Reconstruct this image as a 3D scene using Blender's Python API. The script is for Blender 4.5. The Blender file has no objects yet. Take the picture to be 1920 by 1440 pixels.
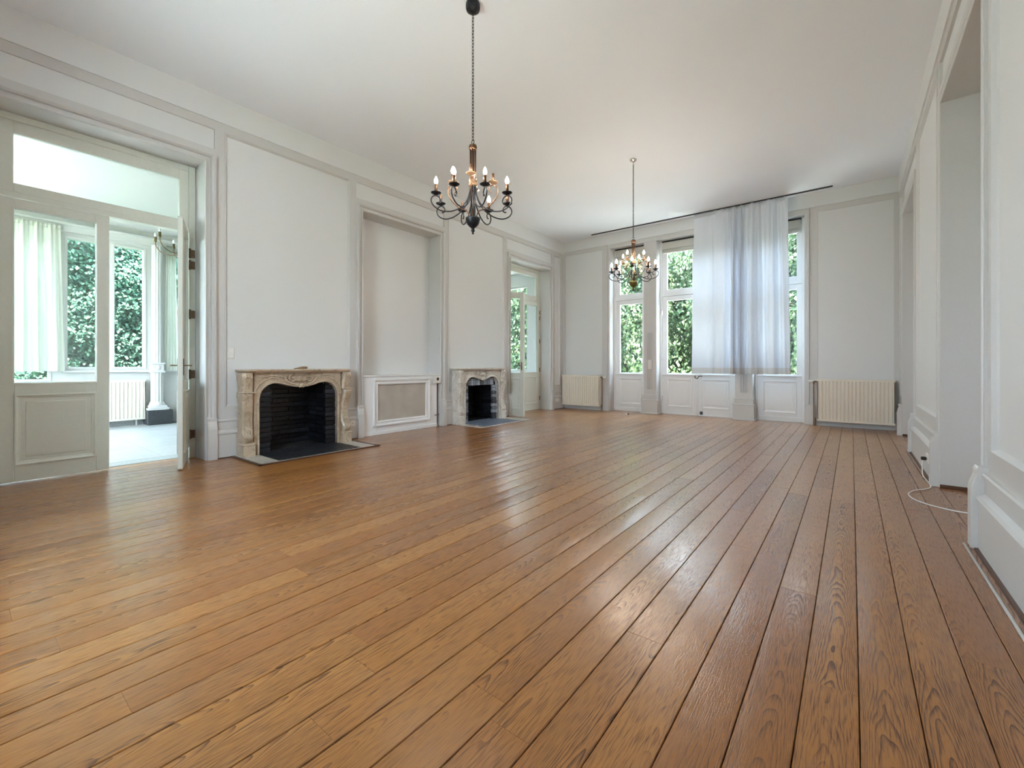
import bpy, bmesh, math, random
import numpy as np
from mathutils import Vector, Matrix
PI = math.pi
rnd = random.Random(7)
SC = bpy.context.scene
COL = SC.collection

# ------------------------------------------------------------------ camera
cam_d = bpy.data.cameras.new('camera')
cam_d.sensor_width = 36.0
cam_d.lens = 36.0 * 819.0 / 1920.0
cam_d.shift_y = -34.8 / 1920.0
cam_d.clip_start = 0.05
cam_d.clip_end = 200
cam = bpy.data.objects.new('camera', cam_d)
cam.location = (0, 0, 1.05)
cam.rotation_euler = (PI / 2, 0, math.radians(37.85))
COL.objects.link(cam)
SC.camera = cam

# ------------------------------------------------------------------ world, sun, exposure
EXPOSURE = 2.15
SKY = 7.0
world = bpy.data.worlds.new('sky')
SC.world = world
world.use_nodes = True
wn = world.node_tree.nodes
wl = world.node_tree.links
wn.clear()
w_out = wn.new('ShaderNodeOutputWorld')
w_bg = wn.new('ShaderNodeBackground')
w_bg.inputs['Strength'].default_value = SKY
w_geo = wn.new('ShaderNodeTexCoord')
w_sep = wn.new('ShaderNodeSeparateXYZ')
w_ramp = wn.new('ShaderNodeValToRGB')
w_ramp.color_ramp.elements[0].position = 0.0
w_ramp.color_ramp.elements[0].color = (0.76, 0.89, 1.0, 1)
w_ramp.color_ramp.elements[1].position = 0.9
w_ramp.color_ramp.elements[1].color = (0.56, 0.77, 1.0, 1)
wl.new(w_geo.outputs['Generated'], w_sep.inputs[0])
wl.new(w_sep.outputs['Z'], w_ramp.inputs[0])
wl.new(w_ramp.outputs[0], w_bg.inputs['Color'])
wl.new(w_bg.outputs[0], w_out.inputs[0])

sun_d = bpy.data.lights.new('sun', 'SUN')
sun_d.energy = 20.0
sun_d.angle = math.radians(1.5)
sun_d.color = (1.0, 0.95, 0.86)
sun = bpy.data.objects.new('sun', sun_d)
sun.rotation_euler = Vector((-0.30, 0.11, -0.95)).to_track_quat('-Z', 'Y').to_euler()
sun.location = (3, -4, 14)
COL.objects.link(sun)

def portal(loc, size, direction):
    d = bpy.data.lights.new('window_portal', 'AREA')
    d.shape = 'RECTANGLE'; d.size, d.size_y = size
    d.cycles.is_portal = True
    o = bpy.data.objects.new('window_portal', d)
    o.location = loc
    o.rotation_euler = Vector(direction).to_track_quat('-Z', 'Z').to_euler()
    COL.objects.link(o)

vs = SC.view_settings
vs.view_transform = 'Standard'
vs.look = 'None'
vs.gamma = 1.0
vs.use_curve_mapping = False
vs.exposure = EXPOSURE
SC.cycles.use_denoising = True
SC.cycles.max_bounces = 12
SC.cycles.diffuse_bounces = 8
SC.cycles.transparent_max_bounces = 24
SC.cycles.transmission_bounces = 8
SC.cycles.caustics_reflective = False
SC.cycles.caustics_refractive = False
SC.cycles.sample_clamp_indirect = 6.0

# ------------------------------------------------------------------ materials
def newmat(name):
    m = bpy.data.materials.new(name); m.use_nodes = True
    nt = m.node_tree; b = nt.nodes['Principled BSDF']
    return m, nt, b

def plain(name, col, rough=0.5, metal=0.0, bump=0.0, scale=60.0, var=0.0, spec=0.5):
    m, nt, b = newmat(name)
    b.inputs['Base Color'].default_value = (*col, 1)
    b.inputs['Roughness'].default_value = rough
    b.inputs['Metallic'].default_value = metal
    b.inputs['Specular IOR Level'].default_value = spec
    if bump or var:
        tc = nt.nodes.new('ShaderNodeTexCoord')
        n = nt.nodes.new('ShaderNodeTexNoise'); n.inputs['Scale'].default_value = scale
        n.inputs['Detail'].default_value = 4
        nt.links.new(tc.outputs['Object'], n.inputs['Vector'])
        if bump:
            bp = nt.nodes.new('ShaderNodeBump'); bp.inputs['Strength'].default_value = bump
            bp.inputs['Distance'].default_value = 0.004
            nt.links.new(n.outputs['Fac'], bp.inputs['Height'])
            nt.links.new(bp.outputs[0], b.inputs['Normal'])
        if var:
            r = nt.nodes.new('ShaderNodeValToRGB')
            r.color_ramp.elements[0].position = 0.3; r.color_ramp.elements[1].position = 0.7
            r.color_ramp.elements[0].color = (*[c * (1 - var) for c in col], 1)
            r.color_ramp.elements[1].color = (*[min(1, c * (1 + var)) for c in col], 1)
            nt.links.new(n.outputs['Fac'], r.inputs[0])
            nt.links.new(r.outputs[0], b.inputs['Base Color'])
    return m

M = {}
M['panel'] = plain('panel_paint', (0.70, 0.70, 0.695), 0.45, bump=0.04, scale=150, var=0.015)
M['trim'] = plain('trim_paint', (0.60, 0.585, 0.57), 0.40, bump=0.03, scale=90, var=0.015)
M['frieze'] = plain('frieze_paint', (0.72, 0.725, 0.725), 0.5, bump=0.03, scale=120)
M['ceiling'] = plain('ceiling_paint', (0.86, 0.885, 0.93), 0.7, bump=0.03, scale=100, var=0.015)
M['door'] = plain('door_paint', (0.68, 0.69, 0.62), 0.35, bump=0.05, scale=40, var=0.02)
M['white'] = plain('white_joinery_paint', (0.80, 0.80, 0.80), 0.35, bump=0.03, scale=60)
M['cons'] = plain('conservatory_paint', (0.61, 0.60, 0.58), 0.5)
M['black_iron'] = plain('black_iron', (0.022, 0.024, 0.03), 0.42, 0.6, bump=0.1, scale=200)
M['bronze'] = plain('antique_bronze', (0.13, 0.068, 0.040), 0.38, 0.8, bump=0.1, scale=150, var=0.25)
M['bronze_light'] = plain('rubbed_bronze', (0.22, 0.14, 0.085), 0.42, 0.7, bump=0.1, scale=150, var=0.25)
M['chrome'] = plain('chrome', (0.7, 0.7, 0.72), 0.15, 1.0)
M['brass'] = plain('aged_brass', (0.17, 0.13, 0.045), 0.35, 0.9, var=0.2, scale=80)
M['hinge'] = plain('brown_hinge_metal', (0.20, 0.13, 0.08), 0.5, 0.4, var=0.3, scale=90)
M['rad'] = plain('radiator_enamel', (0.76, 0.70, 0.60), 0.3, var=0.01)
M['plastic'] = plain('white_plastic', (0.80, 0.78, 0.74), 0.3)
M['dark'] = plain('dark_plastic', (0.015, 0.015, 0.017), 0.4)
M['cable'] = plain('white_cable', (0.82, 0.80, 0.77), 0.4)
M['stone_dark'] = plain('dark_stone', (0.035, 0.037, 0.04), 0.6, var=0.3, scale=30, bump=0.2)
M['skirt'] = plain('brown_floor_bead', (0.085, 0.035, 0.018), 0.4)
M['slab'] = plain('subfloor', (0.022, 0.010, 0.005), 0.8)
M['threshold'] = plain('grey_stone_threshold', (0.34, 0.35, 0.34), 0.45, var=0.25, scale=60)
M['cobble'] = plain('hearth_tiles', (0.020, 0.022, 0.027), 0.38, bump=0.5, scale=60, var=0.5)
M['slate'] = plain('blue_grey_slate', (0.15, 0.18, 0.24), 0.35, bump=0.8, scale=25, var=0.7)
M['wedge'] = plain('wedge_wood', (0.25, 0.15, 0.08), 0.6, var=0.3, scale=40)
M['cane'] = None
M['lawn'] = plain('lawn', (0.06, 0.10, 0.03), 0.9, var=0.5, scale=3)
M['terrace'] = plain('terrace_bounce', (0.74, 0.735, 0.72), 0.8, var=0.15, scale=2)  # unseen terrace kept pale so daylight bounces up to the ceiling
M['wallx'] = plain('facade_render', (0.6, 0.58, 0.54), 0.9)

def marble(name, c0, c1, vein, scale=5.0):
    m, nt, b = newmat(name)
    tc = nt.nodes.new('ShaderNodeTexCoord')
    n1 = nt.nodes.new('ShaderNodeTexNoise'); n1.inputs['Scale'].default_value = scale
    n1.inputs['Detail'].default_value = 8; n1.inputs['Distortion'].default_value = 1.2
    n2 = nt.nodes.new('ShaderNodeTexNoise'); n2.inputs['Scale'].default_value = scale * 0.7
    n2.inputs['Detail'].default_value = 6; n2.inputs['Distortion'].default_value = 2.5
    r1 = nt.nodes.new('ShaderNodeValToRGB')
    r1.color_ramp.elements[0].position = 0.3; r1.color_ramp.elements[0].color = (*c0, 1)
    r1.color_ramp.elements[1].position = 0.7; r1.color_ramp.elements[1].color = (*c1, 1)
    r2 = nt.nodes.new('ShaderNodeValToRGB')
    e = r2.color_ramp.elements
    e[0].position = 0.47; e[0].color = (0, 0, 0, 1)
    e[1].position = 0.53; e[1].color = (0, 0, 0, 1)
    k = e.new(0.5); k.color = (0.55, 0.55, 0.55, 1)
    mx = nt.nodes.new('ShaderNodeMixRGB'); mx.inputs['Color2'].default_value = (*vein, 1)
    for n in (n1, n2): nt.links.new(tc.outputs['Object'], n.inputs['Vector'])
    nt.links.new(n1.outputs['Fac'], r1.inputs[0]); nt.links.new(n2.outputs['Fac'], r2.inputs[0])
    nt.links.new(r1.outputs[0], mx.inputs['Color1']); nt.links.new(r2.outputs[0], mx.inputs['Fac'])
    nt.links.new(mx.outputs[0], b.inputs['Base Color'])
    b.inputs['Roughness'].default_value = 0.28
    return m
M['marble'] = marble('warm_cream_marble', (0.43, 0.325, 0.22), (0.60, 0.49, 0.37), (0.22, 0.14, 0.10))
M['marble2'] = marble('pale_marble', (0.62, 0.57, 0.50), (0.76, 0.72, 0.67), (0.34, 0.27, 0.22))
M['tile'] = marble('pale_marble_tile', (0.42, 0.42, 0.41), (0.50, 0.50, 0.485), (0.34, 0.35, 0.35), 2.0)
M['border'] = marble('hearth_border_marble', (0.42, 0.38, 0.33), (0.60, 0.56, 0.50), (0.22, 0.18, 0.15))

def wood_mat():
    m, nt, b = newmat('oiled_oak')
    N, L = nt.nodes.new, nt.links.new
    tc = N('ShaderNodeTexCoord'); oi = N('ShaderNodeObjectInfo')
    sep = N('ShaderNodeSeparateXYZ'); L(tc.outputs['Object'], sep.inputs[0])
    def math_(op, a, bb=None, c=None):
        n = N('ShaderNodeMath'); n.operation = op
        for i, v in enumerate((a, bb, c)):
            if v is None: continue
            if isinstance(v, (int, float)): n.inputs[i].default_value = v
            else: L(v, n.inputs[i])
        return n.outputs[0]
    rv = oi.outputs['Random']
    r37 = math_('MULTIPLY', rv, 37.0)
    r2 = math_('FRACT', math_('MULTIPLY', rv, 17.3))
    # low frequency warp, different in every plank
    cw = N('ShaderNodeCombineXYZ')
    L(math_('MULTIPLY', sep.outputs['X'], 5.0), cw.inputs[0])
    L(math_('ADD', math_('MULTIPLY', sep.outputs['Y'], 1.5), r37), cw.inputs[1]); L(r37, cw.inputs[2])
    nw = N('ShaderNodeTexNoise'); nw.inputs['Scale'].default_value = 1.0; nw.inputs['Detail'].default_value = 3
    L(cw.outputs[0], nw.inputs['Vector'])
    warp = math_('SUBTRACT', nw.outputs['Fac'], 0.5)
    # cathedral figure: parabolic rings along the plank
    xo = math_('ADD', sep.outputs['X'], math_('MULTIPLY', math_('SUBTRACT', r2, 0.5), 0.14))
    x2 = math_('MULTIPLY', xo, xo)
    ring = math_('ADD', math_('MULTIPLY', x2, 420.0), math_('MULTIPLY', sep.outputs['Y'], math_('ADD', math_('MULTIPLY', r2, 2.2), 0.5)))
    ring = math_('ADD', ring, math_('MULTIPLY', warp, 3.0))
    ring = math_('ADD', ring, r37)
    saw = math_('FRACT', math_('MULTIPLY', ring, 4.2))
    band = math_('POWER', saw, 3.0)
    r3 = math_('FRACT', math_('MULTIPLY', rv, 7.77))
    band = math_('MULTIPLY', band, math_('MULTIPLY_ADD', math_('MULTIPLY', r3, r3), 0.9, 0.38))
    # fine pores stretched along the grain
    cf = N('ShaderNodeCombineXYZ')
    L(math_('MULTIPLY', sep.outputs['X'], 260.0), cf.inputs[0])
    L(math_('MULTIPLY', sep.outputs['Y'], 14.0), cf.inputs[1]); L(r37, cf.inputs[2])
    nf = N('ShaderNodeTexNoise'); nf.inputs['Scale'].default_value = 1.0; nf.inputs['Detail'].default_value = 4
    L(cf.outputs[0], nf.inputs['Vector'])
    pore = math_('SUBTRACT', nf.outputs['Fac'], 0.5)
    dark = math_('ADD', math_('MULTIPLY', band, 0.95), math_('MULTIPLY', pore, 2.2))
    dark = math_('MULTIPLY', dark, math_('ADD', math_('MULTIPLY', nw.outputs['Fac'], 0.9), 0.25))
    dark = math_('MULTIPLY_ADD', dark, 1.7, 0.04)
    cl = N('ShaderNodeClamp'); L(dark, cl.inputs[0])
    base = N('ShaderNodeValToRGB')
    e = base.color_ramp.elements
    e[0].position = 0.0; e[0].color = (0.305, 0.114, 0.027, 1)
    e[1].position = 1.0; e[1].color = (0.405, 0.170, 0.043, 1)
    k = e.new(0.5); k.color = (0.355, 0.142, 0.034, 1)
    L(rv, base.inputs[0])
    mx = N('ShaderNodeMixRGB'); mx.inputs['Color2'].default_value = (0.105, 0.036, 0.010, 1)
    L(cl.outputs[0], mx.inputs['Fac']); L(base.outputs[0], mx.inputs['Color1'])
    L(mx.outputs[0], b.inputs['Base Color'])
    rg = math_('ADD', math_('MULTIPLY', pore, 0.16), 0.30)
    rg = math_('ADD', rg, math_('MULTIPLY', cl.outputs[0], 0.14))
    L(rg, b.inputs['Roughness'])
    bp = N('ShaderNodeBump'); bp.inputs['Strength'].default_value = 0.22; bp.inputs['Distance'].default_value = 0.002
    hgt = math_('ADD', math_('MULTIPLY', cl.outputs[0], -1.0), math_('MULTIPLY', warp, 1.2))
    L(hgt, bp.inputs['Height']); L(bp.outputs[0], b.inputs['Normal'])
    b.inputs['Specular IOR Level'].default_value = 0.12
    b.inputs['Coat Weight'].default_value = 0.85
    b.inputs['Coat Roughness'].default_value = 0.20
    L(bp.outputs[0], b.inputs['Coat Normal'])
    return m
M['oak'] = wood_mat()

def brick_mat(name, c0, c1, rough=0.55):
    m, nt, b = newmat(name)
    N, L = nt.nodes.new, nt.links.new
    oi = N('ShaderNodeObjectInfo'); tc = N('ShaderNodeTexCoord')
    n = N('ShaderNodeTexNoise'); n.inputs['Scale'].default_value = 45; n.inputs['Detail'].default_value = 5
    L(tc.outputs['Object'], n.inputs['Vector'])
    ad = N('ShaderNodeMath'); ad.operation = 'MULTIPLY'
    L(oi.outputs['Random'], ad.inputs[0]); L(n.outputs['Fac'], ad.inputs[1])
    r = N('ShaderNodeValToRGB')
    r.color_ramp.elements[0].position = 0.1; r.color_ramp.elements[0].color = (*c0, 1)
    r.color_ramp.elements[1].position = 0.6; r.color_ramp.elements[1].color = (*c1, 1)
    L(ad.outputs[0], r.inputs[0]); L(r.outputs[0], b.inputs['Base Color'])
    b.inputs['Roughness'].default_value = rough
    bp = N('ShaderNodeBump'); bp.inputs['Strength'].default_value = 0.6; bp.inputs['Distance'].default_value = 0.006
    L(n.outputs['Fac'], bp.inputs['Height']); L(bp.outputs[0], b.inputs['Normal'])
    return m
M['brick'] = brick_mat('sooty_brick', (0.004, 0.004, 0.006), (0.022, 0.025, 0.034), 0.3)
M['brick2'] = brick_mat('grey_sooty_brick', (0.05, 0.056, 0.066), (0.42, 0.46, 0.54), 0.4)
M['soot'] = plain('soot', (0.004, 0.004, 0.005), 0.9)

def cane_mat():
    m, nt, b = newmat('woven_cane')
    N, L = nt.nodes.new, nt.links.new
    tc = N('ShaderNodeTexCoord'); mp = N('ShaderNodeMapping'); mp.inputs['Scale'].default_value = (60, 60, 60)
    ck = N('ShaderNodeTexChecker'); ck.inputs['Scale'].default_value = 1.0
    ck.inputs['Color1'].default_value = (0.50, 0.44, 0.37, 1); ck.inputs['Color2'].default_value = (0.66, 0.60, 0.53, 1)
    n = N('ShaderNodeTexNoise'); n.inputs['Scale'].default_value = 5
    mx = N('ShaderNodeMixRGB'); mx.blend_type = 'MULTIPLY'; mx.inputs['Fac'].default_value = 0.35
    L(tc.outputs['Object'], mp.inputs[0]); L(mp.outputs[0], ck.inputs['Vector']); L(tc.outputs['Object'], n.inputs['Vector'])
    L(ck.outputs['Color'], mx.inputs['Color1']); L(n.outputs['Fac'], mx.inputs['Color2'])
    L(mx.outputs[0], b.inputs['Base Color']); b.inputs['Roughness'].default_value = 0.7
    return m
M['cane'] = cane_mat()

def glass_mat():
    m, nt, b = newmat('clear_glass')
    N, L = nt.nodes.new, nt.links.new
    nt.nodes.remove(b)
    out = nt.nodes['Material Output']
    tr = N('ShaderNodeBsdfTransparent'); tr.inputs[0].default_value = (0.97, 0.985, 0.98, 1)
    gl = N('ShaderNodeBsdfGlossy'); gl.inputs['Roughness'].default_value = 0.02
    lw = N('ShaderNodeLayerWeight'); lw.inputs['Blend'].default_value = 0.5
    pw = N('ShaderNodeMath'); pw.operation = 'POWER'; pw.inputs[1].default_value = 5.0
    fr = N('ShaderNodeMath'); fr.operation = 'MULTIPLY_ADD'; fr.inputs[1].default_value = 0.92; fr.inputs[2].default_value = 0.06
    L(lw.outputs['Facing'], pw.inputs[0]); L(pw.outputs[0], fr.inputs[0])
    mx = N('ShaderNodeMixShader')
    L(fr.outputs[0], mx.inputs[0]); L(tr.outputs[0], mx.inputs[1]); L(gl.outputs[0], mx.inputs[2])
    L(mx.outputs[0], out.inputs[0])
    return m
M['glass'] = glass_mat()

def cloth_mat(name, col, trans, transp=0.0):
    m, nt, b = newmat(name)
    N, L = nt.nodes.new, nt.links.new
    nt.nodes.remove(b)
    out = nt.nodes['Material Output']
    df = N('ShaderNodeBsdfDiffuse'); df.inputs[0].default_value = (*col, 1)
    ts = N('ShaderNodeBsdfTranslucent'); ts.inputs[0].default_value = (*col, 1)
    mx = N('ShaderNodeMixShader'); mx.inputs[0].default_value = trans
    L(df.outputs[0], mx.inputs[1]); L(ts.outputs[0], mx.inputs[2])
    tc = N('ShaderNodeTexCoord'); n = N('ShaderNodeTexNoise'); n.inputs['Scale'].default_value = 9
    n.inputs['Detail'].default_value = 3
    mp = N('ShaderNodeMapping'); mp.inputs['Scale'].default_value = (1, 1, 0.5)
    L(tc.outputs['Object'], mp.inputs[0]); L(mp.outputs[0], n.inputs['Vector'])
    bp = N('ShaderNodeBump'); bp.inputs['Strength'].default_value = 0.3; bp.inputs['Distance'].default_value = 0.02
    L(n.outputs['Fac'], bp.inputs['Height']); L(bp.outputs[0], df.inputs['Normal'])
    last = mx
    if transp:
        tp = N('ShaderNodeBsdfTransparent'); m2 = N('ShaderNodeMixShader'); m2.inputs[0].default_value = transp
        L(mx.outputs[0], m2.inputs[1]); L(tp.outputs[0], m2.inputs[2]); last = m2
    L(last.outputs[0], out.inputs[0])
    return m
M['curtain'] = cloth_mat('white_curtain_cloth', (0.72, 0.75, 0.81), 0.19)
M['hem'] = cloth_mat('curtain_hem_cloth', (0.64, 0.63, 0.62), 0.14)
M['sheer'] = cloth_mat('cream_sheer_cloth', (0.72, 0.72, 0.64), 0.36, 0.06)
M['blind'] = cloth_mat('blind_cloth', (0.72, 0.70, 0.66), 0.25)

def leaf_mat(name, cols, trans=0.35):
    m, nt, b = newmat(name)
    N, L = nt.nodes.new, nt.links.new
    g = N('ShaderNodeNewGeometry'); r = N('ShaderNodeValToRGB')
    r.color_ramp.elements.remove(r.color_ramp.elements[1])
    r.color_ramp.elements[0].position = 0; r.color_ramp.elements[0].color = (*cols[0], 1)
    for i, c in enumerate(cols[1:], 1):
        k = r.color_ramp.elements.new(i / (len(cols) - 1)); k.color = (*c, 1)
    L(g.outputs['Random Per Island'], r.inputs[0]); L(r.outputs[0], b.inputs['Base Color'])
    b.inputs['Roughness'].default_value = 0.6
    b.inputs['Specular IOR Level'].default_value = 0.3
    ts = N('ShaderNodeBsdfTranslucent'); L(r.outputs[0], ts.inputs[0])
    mx = N('ShaderNodeMixShader'); mx.inputs[0].default_value = trans
    out = nt.nodes['Material Output']
    L(b.outputs[0], mx.inputs[1]); L(ts.outputs[0], mx.inputs[2]); L(mx.outputs[0], out.inputs[0])
    return m
M['leaf_far'] = leaf_mat('sunny_leaves', [(0.014, 0.036, 0.016), (0.034, 0.075, 0.028), (0.08, 0.14, 0.05), (0.30, 0.34, 0.22)])
M['leaf_side'] = leaf_mat('ivy_leaves', [(0.024, 0.070, 0.046), (0.040, 0.105, 0.068), (0.060, 0.145, 0.090), (0.085, 0.19, 0.115)])
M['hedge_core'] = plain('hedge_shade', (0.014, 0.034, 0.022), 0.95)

def emis(name, col, s):
    m, nt, b = newmat(name)
    b.inputs['Base Color'].default_value = (*col, 1)
    b.inputs['Emission Color'].default_value = (*col, 1)
    b.inputs['Emission Strength'].default_value = s
    return m
M['bulb'] = emis('lit_bulb', (1.0, 0.90, 0.78), 78.0)
M['clear_bulb'] = plain('pale_bulb_glass', (0.85, 0.86, 0.85), 0.1)

# ------------------------------------------------------------------ mesh builder
class MB:
    def __init__(s, f=None): s.v = []; s.F = []; s.f = f
    def add(s, vs, fs):
        o = len(s.v); s.v += [tuple(p) for p in vs]; s.F += [[i + o for i in q] for q in fs]; return s
    def box(s, x0, x1, y0, y1, z0, z1):
        vs = [(x, y, z) for z in (z0, z1) for y in (y0, y1) for x in (x0, x1)]
        return s.add(vs, [(0, 2, 3, 1), (4, 5, 7, 6), (0, 1, 5, 4), (2, 6, 7, 3), (0, 4, 6, 2), (1, 3, 7, 5)])
    def prism(s, poly, d0, d1, ax='y'):
        """poly of (a, b); extruded along ax"""
        n = len(poly)
        def P(a, b, d):
            return (a, d, b) if ax == 'y' else ((d, a, b) if ax == 'x' else (a, b, d))
        vs = [P(a, b, d0) for a, b in poly] + [P(a, b, d1) for a, b in poly]
        fs = [list(range(n)), list(range(2 * n - 1, n - 1, -1))]
        fs += [(i, (i + 1) % n, (i + 1) % n + n, i + n) for i in range(n)]
        return s.add(vs, fs)
    def sweep(s, path, prof, closed=False):
        """path [(a,b)] in the face plane, prof closed polygon [(off,d)]; off to the left of travel"""
        n = len(path); m = len(prof); vs = []
        for i, p in enumerate(path):
            def dirn(j, k):
                dx, dy = path[k][0] - path[j][0], path[k][1] - path[j][1]
                l = math.hypot(dx, dy) or 1e-9; return dx / l, dy / l
            if closed: d0 = dirn((i - 1) % n, i); d1 = dirn(i, (i + 1) % n)
            else:
                d0 = dirn(i - 1, i) if i > 0 else dirn(i, i + 1)
                d1 = dirn(i, i + 1) if i < n - 1 else dirn(i - 1, i)
            n0 = (-d0[1], d0[0]); n1 = (-d1[1], d1[0])
            mx, my = n0[0] + n1[0], n0[1] + n1[1]
            k = 2.0 / max(0.3, (mx * mx + my * my))
            mx *= k; my *= k
            for off, d in prof: vs.append((p[0] + mx * off, d, p[1] + my * off))
        fs = []
        for i in range(n if closed else n - 1):
            a, b = i * m, ((i + 1) % n) * m
            for j in range(m):
                k = (j + 1) % m
                fs.append((a + j, b + j, b + k, a + k))
        if not closed:
            fs.append(list(range(m))[::-1]); fs.append([(n - 1) * m + j for j in range(m)])
        return s.add(vs, fs)
    def tube(s, pts, r, seg=8, cap=True):
        pts = [Vector(p) for p in pts]; n = len(pts)
        rs = r if isinstance(r, (list, tuple)) else [r] * n
        vs = []; prev = None
        for i, p in enumerate(pts):
            t = (pts[min(i + 1, n - 1)] - pts[max(i - 1, 0)])
            t = t.normalized() if t.length > 1e-9 else Vector((0, 0, 1))
            if prev is None:
                u = t.orthogonal().normalized()
            else:
                u = (prev - t * prev.dot(t)); u = u.normalized() if u.length > 1e-6 else t.orthogonal().normalized()
            prev = u; w = t.cross(u)
            for k in range(seg):
                a = 2 * PI * k / seg
                vs.append(p + (u * math.cos(a) + w * math.sin(a)) * rs[i])
        fs = [(i * seg + k, i * seg + (k + 1) % seg, (i + 1) * seg + (k + 1) % seg, (i + 1) * seg + k)
              for i in range(n - 1) for k in range(seg)]
        if cap: fs += [list(range(seg))[::-1], [(n - 1) * seg + k for k in range(seg)]]
        return s.add(vs, fs)
    def lathe(s, prof, c=(0, 0, 0), seg=16):
        """prof [(r,z)]"""
        vs = [(c[0] + r * math.cos(2 * PI * k / seg), c[1] + r * math.sin(2 * PI * k / seg), c[2] + z)
              for r, z in prof for k in range(seg)]
        n = len(prof)
        fs = [(i * seg + k, i * seg + (k + 1) % seg, (i + 1) * seg + (k + 1) % seg, (i + 1) * seg + k)
              for i in range(n - 1) for k in range(seg)]
        fs += [list(range(seg))[::-1], [(n - 1) * seg + k for k in range(seg)]]
        return s.add(vs, fs)
    def ball(s, c, r, seg=8, rings=5):
        rx, ry, rz = r if isinstance(r, (tuple, list)) else (r, r, r)
        vs = []
        for i in range(rings + 1):
            a = PI * i / rings
            rr = max(math.sin(a), 0.02)
            for k in range(seg):
                b = 2 * PI * k / seg
                vs.append((c[0] + rx * rr * math.cos(b), c[1] + ry * rr * math.sin(b), c[2] - rz * math.cos(a)))
        fs = [(i * seg + k, i * seg + (k + 1) % seg, (i + 1) * seg + (k + 1) % seg, (i + 1) * seg + k)
              for i in range(rings) for k in range(seg)]
        fs += [list(range(seg))[::-1], [rings * seg + k for k in range(seg)]]
        return s.add(vs, fs)
    def mesh(s, name, smooth=False):
        me = bpy.data.meshes.new(name)
        vs = [s.f(*p) for p in s.v] if s.f else s.v
        me.from_pydata(vs, [], s.F)
        bm = bmesh.new(); bm.from_mesh(me)
        bmesh.ops.recalc_face_normals(bm, faces=bm.faces)
        bm.to_mesh(me); bm.free()
        if smooth: me.polygons.foreach_set('use_smooth', [True] * len(me.polygons))
        return me

def mk(name, mb, mat, parent=None, loc=(0, 0, 0), rot=0.0, smooth=False, bevel=0.0, seg=1):
    me = mb if isinstance(mb, bpy.types.Mesh) else mb.mesh(name, smooth)
    if mat is not None and not me.materials: me.materials.append(mat)
    o = bpy.data.objects.new(name, me)
    o.location = loc; o.rotation_euler = (0, 0, rot)
    COL.objects.link(o)
    if parent: o.parent = parent
    if smooth:
        pass
    if bevel:
        b = o.modifiers.new('bevel', 'BEVEL'); b.width = bevel; b.segments = seg; b.limit_method = 'ANGLE'
        b.angle_limit = math.radians(40)
    return o

def tag(o, label, cat, group=None, kind=None):
    o['label'] = label; o['category'] = cat
    if group: o['group'] = group
    if kind: o['kind'] = kind
    return o

def thing(name, label, cat, loc=(0, 0, 0), rot=0.0, group=None, kind=None):
    o = bpy.data.objects.new(name, None); o.empty_display_size = 0.1
    o.location = loc; o.rotation_euler = (0, 0, rot); COL.objects.link(o)
    return tag(o, label, cat, group, kind)

def link_copy(o, parent, loc=None, rot=None):
    c = o.copy(); COL.objects.link(c); c.parent = parent
    if loc is not None: c.location = loc
    if rot is not None: c.rotation_euler = rot
    return c

def copy_tree(o, parent=None):
    c = o.copy(); COL.objects.link(c)
    if parent is not None: c.parent = parent
    for ch in list(o.children): copy_tree(ch, c)
    return c

def smooth_path(pts, n=6):
    """Catmull-Rom through points"""
    P = [Vector(p) for p in pts]; P = [2 * P[0] - P[1]] + P + [2 * P[-1] - P[-2]]
    out = []
    for i in range(1, len(P) - 2):
        for k in range(n):
            t = k / n
            a, b, c, d = P[i - 1], P[i], P[i + 1], P[i + 2]
            out.append(0.5 * ((2 * b) + (c - a) * t + (2 * a - 5 * b + 4 * c - d) * t * t + (3 * b - a - 3 * c + d) * t ** 3))
    out.append(P[-2]); return out

# ------------------------------------------------------------------ room dimensions
XL, XR, YB, YF = -5.65, 0.61, 9.35, -0.45      # left, right, back (far), front (behind camera)
HC = 4.09
OP = [(0.20, 1.728), (3.705, 5.23), (7.207, 8.724)]
mapL = lambda s, d, z: (XL + d, s, z)
mapR = lambda s, d, z: (XR - d, s, z)
mapB = lambda s, d, z: (s, YB - d, z)
mapF = lambda s, d, z: (s, YF + d, z)

# ------------------------------------------------------------------ side walls
CASING_FLAT = [(-0.003, -0.03), (-0.003, 0.007), (0.004, 0.013), (0.016, 0.013), (0.020, 0.005), (0.056, 0.004), (0.062, 0.011),
               (0.080, 0.015), (0.100, 0.015), (0.100, -0.03)]
CASING = [(-0.003, -0.03), (-0.003, 0.010), (0.004, 0.024), (0.016, 0.024), (0.020, 0.004), (0.056, 0.004), (0.060, 0.030),
          (0.078, 0.046), (0.100, 0.046), (0.100, -0.03)]
BASEP = [(-0.03, 0.44), (0.018, 0.44), (0.026, 0.43), (0.026, 0.415), (0.014, 0.405), (0.014, 0.325), (0.038, 0.31), (0.050, 0.295),
         (0.050, 0.275), (0.040, 0.265), (0.040, 0.0), (-0.03, 0.0)]
PLINTHP = [(-0.03, 0.47), (0.040, 0.47), (0.048, 0.455), (0.046, 0.425), (0.064, 0.37), (0.068, 0.34), (0.068, 0.0), (-0.03, 0.0)]

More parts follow.
